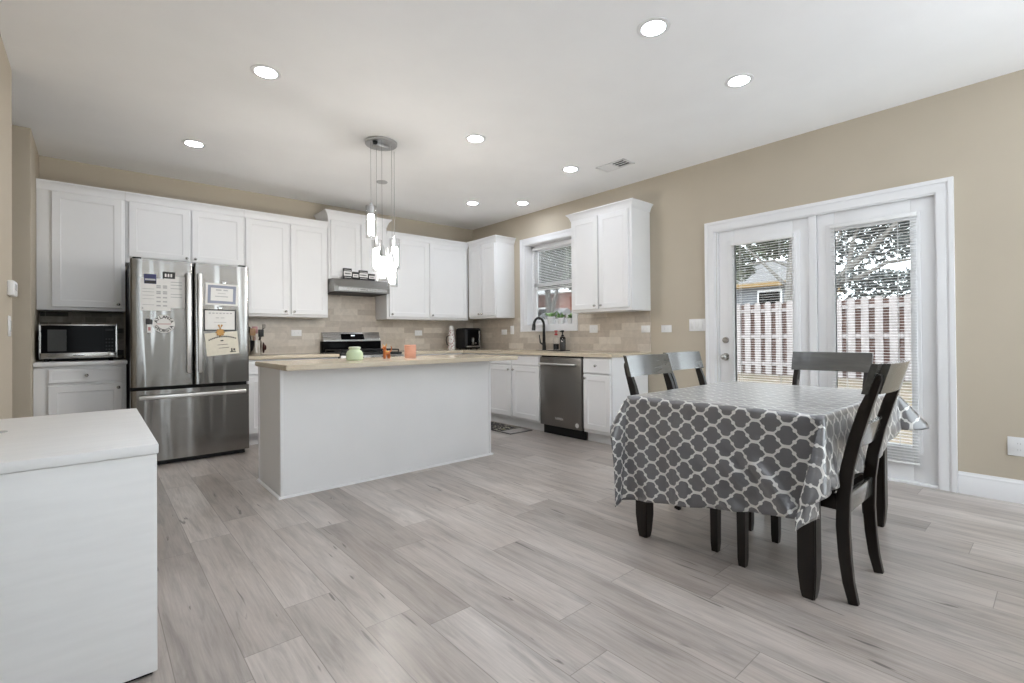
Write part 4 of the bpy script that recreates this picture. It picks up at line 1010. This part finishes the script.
plate(MR_, 'wall outlet on tan paint just past the tile edge', 2.690, 1.152, 0.118, 0.074, 'out', 'outlet')
plate(MR_, 'triple switch plate beside the glass doors', 2.357, 1.182, 0.163, 0.118, 'switch', 'switch')
plate(MR_, 'wall outlet above the baseboard right of the glass doors', 0.206, 0.357, 0.105, 0.120, 'out_low', 'outlet')
# thermostat + switch on the left wall end
t = thing('thermostat', 'white thermostat near the edge of the left-hand wall', 'thermostat', (XL, 4.06, 1.39))
bm = bm_new(); box(bm, XL+0.0008, XL+0.030, 3.985, 4.150, 1.345, 1.432, 0.006); b = obj('case', bm, M['white'], t)
bm = bm_new(); box(bm, XL+0.0295, XL+0.0312, 4.03, 4.105, 1.378, 1.415); obj('screen', bm, M['greyink'], b, smooth=False)
t = thing('light_switch', 'white switch plate below the thermostat', 'switch', (XL, 4.06, 1.17), 0, 'white wall plates')
bm = bm_new(); box(bm, XL+0.0008, XL+0.007, 4.01, 4.09, 1.108, 1.228, 0.003); b = obj('plate', bm, M['white'], t)
bm = bm_new(); box(bm, XL+0.0065, XL+0.011, 4.032, 4.066, 1.135, 1.20, 0.002); obj('rocker', bm, M['ceramic'], b)

# ================================================================== things on the worktops
# faucet
t = thing('faucet', 'matte black gooseneck faucet behind the sink', 'faucet', (4.335, 4.375, CT1))
fx, fy = 4.335, 4.375
bm = bm_new(); lathe(bm, (fx, fy, CT1+0.0005), [(0, 0), (0.030, 0), (0.030, 0.006), (0.024, 0.012), (0.022, 0.10), (0.017, 0.13), (0, 0.13)], 20); obj('base', bm, M['bronze'], t)
pts = [(fx, fy, CT1+0.12), (fx, fy, CT1+0.32)]
for k in range(1, 13):
    a = math.pi*k/12*0.93; pts.append((fx-0.055*(1-math.cos(a)), fy+0.035*(1-math.cos(a)), CT1+0.32+0.095*math.sin(a)))
bm = bm_new(); tube(bm, pts, [0.020]+[0.018]+[0.016]*12, 14); sp = obj('spout', bm, M['bronze'], t)
e = Vector(pts[-1]); e2 = e+Vector((-0.006, 0.003, -0.085))
bm = bm_new(); tube(bm, [e, e+(e2-e)*0.3, e2], [0.018, 0.022, 0.025], 14); obj('spray_head', bm, M['bronze'], sp)
bm = bm_new(); tube(bm, [(fx-0.006, fy+0.018, CT1+0.075), (fx-0.012, fy+0.055, CT1+0.10), (fx-0.014, fy+0.066, CT1+0.17), (fx-0.014, fy+0.068, CT1+0.20)], [0.012, 0.011, 0.008, 0.007], 10); obj('lever', bm, M['bronze'], t)
bm = bm_new(); box(bm, fx-0.03, fx+0.03, fy-0.11, fy+0.125, CT1+0.0002, CT1+0.006, 0.002); obj('deck_plate', bm, M['bronze'], t)
# soap bottles on a tray
bm = bm_new(); box(bm, 4.235, 4.375, 3.965, 4.205, CT1+0.0004, CT1+0.009, 0.003); tag(obj('soap_tray', bm, M['black']), 'black tray under the soap bottles beside the faucet', 'tray')
t = thing('soap_bottle', 'clear soap bottle with a red pump beside the faucet', 'bottle', (4.295, 4.125, CT1+0.0095), 0, 'soap bottles by the sink')
bx, by, bz = 4.295, 4.125, CT1+0.0097
bm = bm_new(); lathe(bm, (bx, by, bz), [(0, 0), (0.036, 0), (0.038, 0.02), (0.038, 0.13), (0.030, 0.155), (0.013, 0.165), (0.013, 0.18), (0, 0.18)], 20); obj('bottle', bm, M['clear'], t)
bm = bm_new(); lathe(bm, (bx, by, bz), [(0, 0.004), (0.033, 0.004), (0.034, 0.075), (0, 0.075)], 18); obj('sponge_filling', bm, M['iron'], t)
bm = bm_new(); lathe(bm, (bx, by, bz), [(0, 0.181), (0.020, 0.181), (0.020, 0.20), (0.008, 0.204), (0.008, 0.225), (0.022, 0.226), (0.020, 0.24), (0, 0.243)], 16); obj('pump', bm, M['red'], t)
t = thing('soap_bottle', 'grey soap bottle with a black pump beside the faucet', 'bottle', (4.30, 4.02, CT1+0.0095), 0, 'soap bottles by the sink')
by = 4.02
bm = bm_new(); lathe(bm, (4.30, by, bz), [(0, 0), (0.036, 0), (0.037, 0.015), (0.037, 0.145), (0.030, 0.162), (0.014, 0.168), (0, 0.168)], 20); obj('bottle', bm, M['smoke'], t)
bm = bm_new(); lathe(bm, (4.30, by, bz), [(0, 0.003), (0.032, 0.003), (0.032, 0.13), (0, 0.13)], 18); obj('soap', bm, M['greyink'], t)
bm = bm_new(); lathe(bm, (4.30, by, bz), [(0, 0.169), (0.017, 0.169), (0.017, 0.185), (0.007, 0.19), (0.007, 0.215), (0.020, 0.217), (0.018, 0.24), (0, 0.243)], 16); box(bm, 4.255, 4.30, by-0.007, by+0.007, bz+0.222, bz+0.236, 0.003); obj('pump', bm, M['black'], t)
# potted plants on the window sill
for lab, y, s in (('white potted plant on the window sill nearest the faucet', 4.385, 1.35), ('white potted plant on the window sill behind the soap bottles', 4.215, 1.1), ('small white potted plant at the cabinet end of the window sill', 4.055, 1.0)):
    z0 = WZ0+0.0125; x = XR+0.045
    t = thing('potted_plant', lab, 'potted plant', (x, y, z0), 0, 'plants on the window sill')
    bm = bm_new(); lathe(bm, (x, y, z0), [(0, 0), (0.028*s, 0), (0.038*s, 0.075*s), (0.040*s, 0.082*s), (0.034*s, 0.082*s), (0.032*s, 0.065*s), (0, 0.065*s)], 20); obj('pot', bm, M['ceramic'], t)
    bm = bm_new(); r = random.Random(int(y*100))
    for k in range(16):
        a = r.uniform(0, 6.28); l = r.uniform(0.06, 0.12)*s; up = r.uniform(0.5, 1.2)
        b0 = Vector((x, y, z0+0.07*s)); d = Vector((math.cos(a)*0.55, math.sin(a), up)).normalized()
        side = d.cross(Vector((0, 0, 1))).normalized()*0.014*s
        p1 = b0+d*l*0.6; p2 = b0+d*l+Vector((0, 0, -0.02*s)); th = Vector((0, 0, 0.001))
        q = [b0, p1+side, p2, p1-side]
        prism(bm, [(0, 0), (1, 0), (2, 0), (3, 0)], lambda aa, bb, dd, q=q, th=th: q[int(aa)]+th*dd, 0, 1)
    obj('foliage', bm, M['leaf'], t, smooth=False)
# air fryer
t = thing('air_fryer', 'black air fryer with steel trim in the worktop corner', 'air fryer', (4.165, 5.78, CT1))
ax0, ax1, ay0, ay1 = 4.015, 4.315, 5.66, 5.91
bm = bm_new(); box(bm, ax0, ax1, ay0, ay1, CT1+0.008, CT1+0.31, 0.035, 4); obj('body', bm, M['black'], t)
bm = bm_new(); box(bm, ax0+0.045, ax1-0.055, ay0-0.006, ay0+0.02, CT1+0.055, CT1+0.285, 0.012, 3); d = obj('basket_front', bm, M['gloss'], t)
bm = bm_new(); box(bm, (ax0+ax1)/2-0.045, (ax0+ax1)/2-0.020, ay0-0.05, ay0-0.007, CT1+0.07, CT1+0.17, 0.006); obj('handle', bm, M['steel_plain'], d)
bm = bm_new(); box(bm, ax0+0.03, ax1-0.03, ay0-0.004, ay0+0.012, CT1+0.030, CT1+0.050, 0.003); box(bm, ax1-0.05, ax1-0.03, ay0-0.004, ay0+0.012, CT1+0.030, CT1+0.27, 0.004); obj('steel_trim', bm, M['steel_plain'], t)
bm = bm_new(); cyl(bm, ((ax0+ax1)/2+0.03, ay0-0.007, CT1+0.09), ((ax0+ax1)/2+0.03, ay0-0.018, CT1+0.09), 0.012, None, 14); obj('button', bm, M['handle_steel'], d)
for x in (ax0+0.05, ax1-0.05):
    for y in (ay0+0.05, ay1-0.05):
        bm = bm_new(); cyl(bm, (x, y, CT1+0.0004), (x, y, CT1+0.009), 0.015, None, 10); obj('foot', bm, M['black'], t)
# patterned bottle
def mat_flowers():
    m, nt, p = new_mat('floral_print_glaze'); setp(p, rough=0.25)
    v = objcoord(nt); vo = N(nt, 'ShaderNodeTexVoronoi'); vo.inputs['Scale'].default_value = 38; nt.links.new(v, vo.inputs['Vector'])
    c = mixc(nt, mth(nt, 'LESS_THAN', vo.outputs['Distance'], 0.36), (0.70, 0.69, 0.67), ramp(nt, mth(nt, 'FRACT', mth(nt, 'MULTIPLY', vo.outputs['Distance'], 7)), [(0.0, (0.45, 0.05, 0.05)), (0.5, (0.35, 0.30, 0.30)), (1.0, (0.55, 0.18, 0.16))]))
    nt.links.new(c, p.inputs['Base Color']); return m
M['patterned'] = mat_flowers()
t = thing('water_bottle', 'white bottle with a red floral print beside the air fryer', 'bottle', (3.905, 5.84, CT1))
bm = bm_new(); lathe(bm, (3.905, 5.84, CT1+0.0005), [(0, 0), (0.052, 0), (0.055, 0.02), (0.050, 0.15), (0.044, 0.24), (0.030, 0.28), (0, 0.28)], 24); obj('flask', bm, M['patterned'], t)
bm = bm_new(); lathe(bm, (3.905, 5.84, CT1+0.0005), [(0, 0.281), (0.032, 0.281), (0.034, 0.30), (0.030, 0.33), (0.016, 0.345), (0, 0.347)], 18); obj('lid', bm, M['ceramic'], t)
bm = bm_new(); tube(bm, [(3.852, 5.83, CT1+0.06), (3.815, 5.82, CT1+0.075), (3.800, 5.82, CT1+0.14), (3.815, 5.82, CT1+0.19), (3.858, 5.83, CT1+0.20)], 0.006, 8); obj('handle', bm, M['black'], t)
# utensil crock beside the refrigerator
t = thing('utensil_crock', 'steel crock of cooking utensils beside the refrigerator', 'utensil crock', (1.335, 5.84, CT1))
cx, cy, cz = 1.335, 5.84, CT1+0.0005
bm = bm_new(); lathe(bm, (cx, cy, cz), [(0, 0), (0.055, 0), (0.058, 0.01), (0.060, 0.155), (0.062, 0.16), (0.056, 0.16), (0.054, 0.012), (0, 0.012)], 24); obj('crock', bm, M['chrome'], t)
UT = [(-0.03, 0.01, -0.05, 0.30, 'black', 'spoon'), (0.02, -0.015, 0.07, 0.33, 'black', 'fork'), (0.0, 0.02, 0.0, 0.29, 'pink', 'spat'), (0.03, 0.02, 0.04, 0.25, 'tan', 'spoon'), (-0.02, -0.02, -0.02, 0.27, 'tan', 'spat'), (0.005, -0.03, 0.045, 0.26, 'black', 'spat')]
for (ox, oy, dx, L, mt, k) in UT:
    b0 = Vector((cx+ox*0.6, cy+oy*0.6, cz+0.014)); d = Vector((dx, oy*0.6, L)).normalized(); tip = b0+d*L
    bm = bm_new(); tube(bm, [b0, b0+d*(L-0.05)], 0.005, 8)
    if k == 'spoon': sphere(bm, tip-d*0.03, 0.022, 0.007, 0.032, 12)
    elif k == 'spat': box(bm, tip.x-0.028, tip.x+0.028, tip.y-0.004, tip.y+0.004, tip.z-0.07, tip.z+0.01, 0.003)
    else:
        for s in (-0.012, 0, 0.012): tube(bm, [tip-d*0.055, tip+Vector((s, 0, -0.04)), tip+Vector((s, 0, 0))], 0.003, 6)
    u = tag(obj('cooking_utensil', bm, M[mt]), {'spoon': 'black cooking spoon standing in the steel crock', 'fork': 'long thin black fork leaning out of the steel crock', 'spat': 'spatula standing in the steel crock'}[k], 'utensil', 'utensils in the crock')
    if mt == 'pink': u['label'] = 'pink spatula standing in the steel crock'
    if mt == 'tan' and k == 'spat': u['label'] = 'brown wooden spatula standing in the steel crock'
    if mt == 'tan' and k == 'spoon': u['label'] = 'brown wooden spoon standing in the steel crock'
    if mt == 'black' and k == 'spat': u['label'] = 'black spatula standing in the steel crock'
bm = bm_new()   # dark oven mitt hanging on the crock
sphere(bm, (cx+0.078, cy-0.01, cz+0.078), 0.013, 0.03, 0.062, 12); sphere(bm, (cx+0.095, cy-0.02, cz+0.08), 0.010, 0.016, 0.03, 10)
tag(obj('pepper_figure', bm, plain('dark_red_ceramic', (0.06, 0.018, 0.014), 0.3, var=0.2)), 'small dark red ornament against the steel crock', 'ornament')

# island objects
IZ = 0.9085
t = thing('jar_candle', 'pale green jar candle with a lid on the island', 'candle', (1.545, 3.68, IZ))
cx, cy = 1.540, 3.66
bm = bm_new(); lathe(bm, (cx, cy, IZ), [(0, 0), (0.058, 0), (0.064, 0.008), (0.064, 0.052), (0.054, 0.072), (0.042, 0.080), (0.040, 0.088), (0, 0.088)], 28); obj('jar', bm, M['greenwax'], t)
bm = bm_new(); lathe(bm, (cx, cy, IZ), [(0, 0.0885), (0.044, 0.0885), (0.046, 0.094), (0.044, 0.103), (0.030, 0.106), (0, 0.107)], 28); obj('lid', bm, M['greenlid'], t)
t = thing('pillar_candle', 'coral glass candle at the far end of the island objects', 'candle', (2.08, 3.75, IZ))
bm = bm_new(); lathe(bm, (2.05, 3.70, IZ), [(0, 0), (0.046, 0), (0.050, 0.006), (0.050, 0.108), (0.047, 0.112), (0.045, 0.092), (0, 0.092)], 28); obj('candle', bm, M['coral'], t)
bm = bm_new(); cyl(bm, (2.05, 3.70, IZ+0.0915), (2.05, 3.70, IZ+0.105), 0.0015, None, 6); obj('wick', bm, M['ink'], t)
# little orange deer figurine
t = thing('animal_figurine', 'orange glazed animal figurine between the two candles', 'figurine', (1.845, 3.72, IZ))
gx, gy = 1.842, 3.72
bm = bm_new()
sphere(bm, (gx, gy, IZ+0.046), 0.030, 0.020, 0.020, 14); sphere(bm, (gx-0.018, gy, IZ+0.066), 0.015, 0.014, 0.022, 12); sphere(bm, (gx-0.022, gy-0.004, IZ+0.090), 0.017, 0.014, 0.015, 12); sphere(bm, (gx-0.038, gy-0.008, IZ+0.086), 0.010, 0.008, 0.007, 10)
for x, y in ((-0.020, -0.011), (-0.020, 0.011), (0.018, -0.011), (0.018, 0.011)): cyl(bm, (gx+x, gy+y, IZ+0.0006), (gx+x, gy+y, IZ+0.042), 0.0085, 0.0075, 10)
tube(bm, [(gx+0.026, gy, IZ+0.055), (gx+0.040, gy, IZ+0.070), (gx+0.044, gy, IZ+0.092), (gx+0.036, gy, IZ+0.104)], [0.006, 0.005, 0.004, 0.003], 8)
obj('body', bm, M['orange'], t)
bm = bm_new()
for s in (-1, 1): prism(bm, [(-0.026+s*0.010, 0.100), (-0.014+s*0.010, 0.100), (-0.020+s*0.018, 0.126)], lambda a, b, d: Vector((gx+a, gy+d, IZ+b)), -0.004, 0.004)
obj('ear', bm, M['yellow'], t)
bm = bm_new(); sphere(bm, (gx-0.004, gy-0.004, IZ+0.058), 0.017, 0.0205, 0.010, 12); obj('saddle', bm, M['yellow'], t)

# mat in front of the sink
def mat_mat():
    m, nt, p = new_mat('dark_botanical_rug'); setp(p, rough=0.9)
    v = objcoord(nt, (1, 0.7, 1)); vo = N(nt, 'ShaderNodeTexVoronoi'); vo.inputs['Scale'].default_value = 9; nt.links.new(v, vo.inputs['Vector'])
    n = noise(nt, v, 14, 4, 0.6, 1.5)
    c = mixc(nt, mth(nt, 'LESS_THAN', vo.outputs['Distance'], 0.33), (0.020, 0.016, 0.020), (0.17, 0.17, 0.085))
    c = mixc(nt, ramp(nt, n, [(0.52, 0.0), (0.56, 1.0)]), c, (0.30, 0.28, 0.22)); nt.links.new(c, p.inputs['Base Color'])
    bump(nt, p, noise(nt, v, 300, 2), 0.4, 0.002); return m
t = thing('kitchen_mat', 'dark leaf patterned mat on the floor before the sink', 'mat', (3.66, 4.48, 0))
bm = bm_new(); box(bm, 3.485, 3.805, 4.235, 4.95, 0.0006, 0.009, 0.003); obj('mat', bm, mat_mat(), t)
bm = bm_new()
for a in ((3.475, 3.485, 4.06, 4.96), (3.805, 3.815, 4.06, 4.96), (3.475, 3.815, 4.05, 4.062)): box(bm, *a, 0.0006, 0.008, 0.002)
obj('binding', bm, M['ink'], t)
bm = bm_new(); box(bm, 3.485, 3.805, 4.062, 4.235, 0.0006, 0.008); obj('end_band', bm, plain('grey_woven_band', (0.30, 0.28, 0.265), 0.9, var=0.12, nscale=40), t, smooth=False)

# ================================================================== outdoors
GZ = -0.02
def mat_ground():
    m, nt, p = new_mat('dry_lawn'); setp(p, rough=0.95)
    v = objcoord(nt); n = noise(nt, v, 3.0, 6, 0.7); n2 = noise(nt, v, 40.0, 3, 0.7)
    c = ramp(nt, n, [(0.30, (0.07, 0.075, 0.03)), (0.48, (0.16, 0.125, 0.085)), (0.7, (0.22, 0.165, 0.12))])
    c = mixc(nt, 1.0, c, ramp(nt, n2, [(0.3, 0.65), (0.7, 1.25)]), 'MULTIPLY'); nt.links.new(c, p.inputs['Base Color']); return m
bm = bm_new()
prism(bm, [(XR+0.30, -0.16), (9.0, -0.10), (13.0, 0.06), (32.0, 0.3), (32.0, -0.6), (XR+0.30, -0.6)], lambda a, b, d: Vector((a, d, b)), -12, 34)
o = struct('ground', bm, mat_ground(), smooth=False)
FXX = 13.05
t = thing('garden_fence', 'weathered shadowbox board fence beyond the glass doors', 'fence', (FXX, 4.0, 0.0))
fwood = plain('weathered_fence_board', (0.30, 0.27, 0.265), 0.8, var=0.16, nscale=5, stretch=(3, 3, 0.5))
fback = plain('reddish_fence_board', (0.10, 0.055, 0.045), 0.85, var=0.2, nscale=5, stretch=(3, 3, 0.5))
bm = bm_new(); bb = bm_new(); y = -3.0; i = 0; r = random.Random(3)
while y < 12.5:
    h = 1.90+0.02*r.random()
    prism(bm, [(y, 0.08), (y+0.145, 0.08), (y+0.145, h-0.03), (y+0.115, h), (y+0.03, h), (y, h-0.03)], lambda a, b, d: Vector((d, a, b)), FXX-0.042, FXX-0.024)
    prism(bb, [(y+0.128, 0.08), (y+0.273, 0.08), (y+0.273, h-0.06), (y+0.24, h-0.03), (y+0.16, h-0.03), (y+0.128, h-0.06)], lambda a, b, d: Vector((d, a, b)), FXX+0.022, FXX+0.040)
    y += 0.256; i += 1
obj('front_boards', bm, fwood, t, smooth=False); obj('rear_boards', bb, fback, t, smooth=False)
for z in (0.30, 1.0, 1.66):
    bm = bm_new(); box(bm, FXX-0.022, FXX+0.020, -3.0, 12.5, z, z+0.09); obj('rail', bm, fwood, t, smooth=False)
for k in range(7):
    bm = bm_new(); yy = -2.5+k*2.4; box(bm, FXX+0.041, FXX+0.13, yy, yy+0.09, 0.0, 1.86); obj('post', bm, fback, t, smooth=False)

bark = plain('pale_grey_bark', (0.16, 0.148, 0.135), 0.9, var=0.35, nscale=6, bstr=0.5, bscale=30, stretch=(2, 2, 0.6))
def mat_leaves(name, lo, hi):
    m, nt, p = new_mat(name); setp(p, rough=0.6)
    g = N(nt, 'ShaderNodeNewGeometry'); nt.links.new(ramp(nt, g.outputs['Random Per Island'], [(0.0, lo), (1.0, hi)]), p.inputs['Base Color']); return m
lv = mat_leaves('evergreen_leaf', (0.028, 0.038, 0.022), (0.11, 0.13, 0.075))
lv2 = mat_leaves('grey_green_leaf', (0.035, 0.04, 0.037), (0.15, 0.165, 0.16))
def leafcloud(bm, blobs, n, size, seed):
    r = random.Random(seed)
    tot = sum(b[3]*b[4]*b[5] for b in blobs)
    for (x, y, z, rx, ry, rz) in blobs:
        for _ in range(int(n*rx*ry*rz/tot)):
            while True:
                p = Vector((r.uniform(-1, 1), r.uniform(-1, 1), r.uniform(-1, 1)))
                if p.length < 1: break
            c = Vector((x+p.x*rx, y+p.y*ry, z+p.z*rz)); s = size*r.uniform(0.6, 1.3)
            a = Vector((r.gauss(0, 1), r.gauss(0, 1), r.gauss(0, 0.6))).normalized(); b = a.cross(Vector((r.gauss(0, 1), r.gauss(0, 1), r.gauss(0, 1)))).normalized()
            q = [c-a*s, c+b*s*0.45, c+a*s, c-b*s*0.45]
            bm.faces.new([bm.verts.new(v) for v in q])
def limb(bm, pts, r0, r1, seg=8):
    n = len(pts); tube(bm, pts, [r0+(r1-r0)*k/(n-1) for k in range(n)], seg)
def leaf_obj(bm, mat, parent, name='foliage'):
    o = obj(name, bm, mat, parent, smooth=False); o['kind'] = 'stuff'; return o
# tree whose trunk shows through the door with the knob
t = thing('tree', 'pale trunked tree behind the fence seen through the knob door', 'tree', (14.0, 4.9, 0.0), 0, 'trees beyond the fence')
bm = bm_new()
limb(bm, [(14.0, 4.85, 0.05), (14.0, 4.88, 1.5), (14.0, 4.80, 2.6), (14.05, 4.70, 4.0), (14.1, 4.5, 6.0)], 0.17, 0.07, 10)
limb(bm, [(14.0, 4.82, 1.7), (13.9, 4.55, 2.7), (13.9, 4.45, 4.0)], 0.09, 0.05)
limb(bm, [(14.0, 4.84, 2.3), (13.8, 5.3, 2.9), (13.7, 5.8, 3.5)], 0.055, 0.02)
limb(bm, [(14.0, 4.82, 2.9), (13.9, 5.2, 3.1), (13.8, 5.9, 3.05)], 0.045, 0.015)
obj('trunk', bm, bark, t)
bm = bm_new(); leafcloud(bm, [(14.6, 5.9, 3.75, 0.8, 1.1, 0.55), (15.2, 5.1, 3.7, 0.8, 1.0, 0.45), (14.2, 6.4, 3.0, 0.6, 0.5, 0.40), (14.0, 5.6, 4.6, 1.2, 1.6, 0.6), (15.0, 6.6, 3.3, 0.6, 0.6, 0.5)], 9000, 0.07, 5); leaf_obj(bm, lv, t)
t = thing('tree', 'branching dark tree behind the fence seen through the fixed door', 'tree', (13.9, 3.5, 0.0), 0, 'trees beyond the fence')
bm = bm_new()
limb(bm, [(14.3, 4.1, 0.05), (14.3, 4.05, 1.5), (14.3, 3.9, 2.3), (14.3, 3.6, 2.7)], 0.14, 0.09, 9)
limb(bm, [(14.3, 3.6, 2.7), (14.1, 3.1, 3.1), (14.0, 2.6, 3.6), (13.9, 2.1, 4.4)], 0.085, 0.03)
limb(bm, [(14.3, 3.85, 2.4), (14.0, 3.3, 2.45), (13.9, 2.7, 2.75), (13.8, 2.2, 2.75)], 0.075, 0.025)
limb(bm, [(14.3, 3.6, 2.7), (14.2, 3.45, 3.4), (14.1, 3.1, 4.2)], 0.06, 0.025)
limb(bm, [(14.3, 3.9, 2.3), (14.3, 3.9, 3.2), (14.2, 3.6, 4.0)], 0.06, 0.025)
obj('trunk', bm, bark, t)
bm = bm_new(); leafcloud(bm, [(14.6, 2.9, 3.85, 0.8, 1.1, 0.40), (14.5, 2.2, 3.2, 0.6, 0.55, 0.35), (14.6, 3.4, 2.45, 0.7, 0.8, 0.30), (14.4, 2.5, 2.35, 0.6, 0.7, 0.25), (15.0, 2.6, 2.05, 0.5, 1.5, 0.28), (14.2, 2.7, 4.7, 1.2, 1.6, 0.6), (15.0, 3.4, 3.3, 0.5, 1.2, 0.5)], 11000, 0.07, 6); leaf_obj(bm, lv2, t)
t = thing('tree', 'bushy green tree filling the view through the sink window', 'tree', (11.6, 11.6, 0.0), 0, 'trees beyond the fence')
bm = bm_new(); limb(bm, [(11.6, 11.4, 0.0), (11.6, 11.4, 1.6), (11.5, 11.5, 3.2)], 0.16, 0.08, 9); limb(bm, [(11.6, 11.4, 1.6), (11.4, 10.9, 2.6), (11.3, 10.5, 3.4)], 0.08, 0.03); obj('trunk', bm, bark, t)
bm = bm_new(); leafcloud(bm, [(11.6, 11.4, 3.5, 1.0, 1.5, 0.85), (12.1, 10.4, 3.2, 0.9, 0.9, 0.7), (11.6, 12.6, 3.3, 0.9, 0.9, 0.7)], 4200, 0.10, 8); leaf_obj(bm, lv, t)
def house(label, x0, x1, y0, y1, zt, wallm, roofm, fascia, wins, over=0.4):
    t = thing('house', label, 'house', ((x0+x1)/2, (y0+y1)/2, 0.2))
    bm = bm_new(); box(bm, x0, x1, y0, y1, 0.05, zt); obj('wall', bm, wallm, t, smooth=False)
    bm = bm_new(); prism(bm, [(x0-over, zt+0.2), (x1+over, zt+0.2), ((x0+x1)/2, zt+1.6)], lambda a, b, d: Vector((a, d, b)), y0-over, y1+over); obj('roof', bm, roofm, t, smooth=False)
    bm = bm_new(); box(bm, x0-over-0.02, x1+over+0.02, y0-over-0.02, y1+over+0.02, zt+0.001, zt+0.199); obj('fascia', bm, fascia, t, smooth=False)
    for (a, b, za, zb, mt) in wins:
        bm = bm_new(); box(bm, x0-0.03, x0-0.001, a, b, za, zb, 0.01); w = obj('window', bm, M['trim'], t)
        bm = bm_new(); box(bm, x0-0.04, x0-0.031, a+0.08, b-0.08, za+0.08, zb-0.08); obj('pane', bm, mt, w, smooth=False)
roofm = plain('grey_roof_shingle', (0.12, 0.115, 0.115), 0.9, var=0.2, nscale=20)
house('pale neighbouring house with a yellow eave behind the fence', 24.0, 30.0, 8.2, 14.0, 3.35, plain('pale_blue_siding', (0.17, 0.18, 0.195), 0.8, var=0.05), roofm, plain('yellow_eave_board', (0.26, 0.165, 0.06), 0.7, var=0.08), [(8.6, 9.7, 2.0, 3.2, M['gloss'])])
house('brick neighbouring house seen through the sink window', 16.5, 22.5, 13.6, 21.0, 3.1, plain('red_brick_wall', (0.16, 0.065, 0.045), 0.85, var=0.25, nscale=30), roofm, M['trim'], [(16.2, 17.3, 1.5, 2.5, M['gloss']), (18.0, 19.4, 1.2, 2.5, M['gloss'])])
t = thing('garden_shed', 'small white shed seen through the sink window', 'shed', (14.0, 13.3, 0.1))
bm = bm_new(); box(bm, 13.4, 14.6, 12.9, 13.7, 0.03, 1.85); obj('wall', bm, plain('pale_shed_siding', (0.42, 0.42, 0.42), 0.8), t, smooth=False)
bm = bm_new(); prism(bm, [(13.3, 1.851), (14.7, 1.851), (14.0, 2.2)], lambda a, b, d: Vector((a, d, b)), 12.8, 13.8); obj('roof', bm, roofm, t, smooth=False)
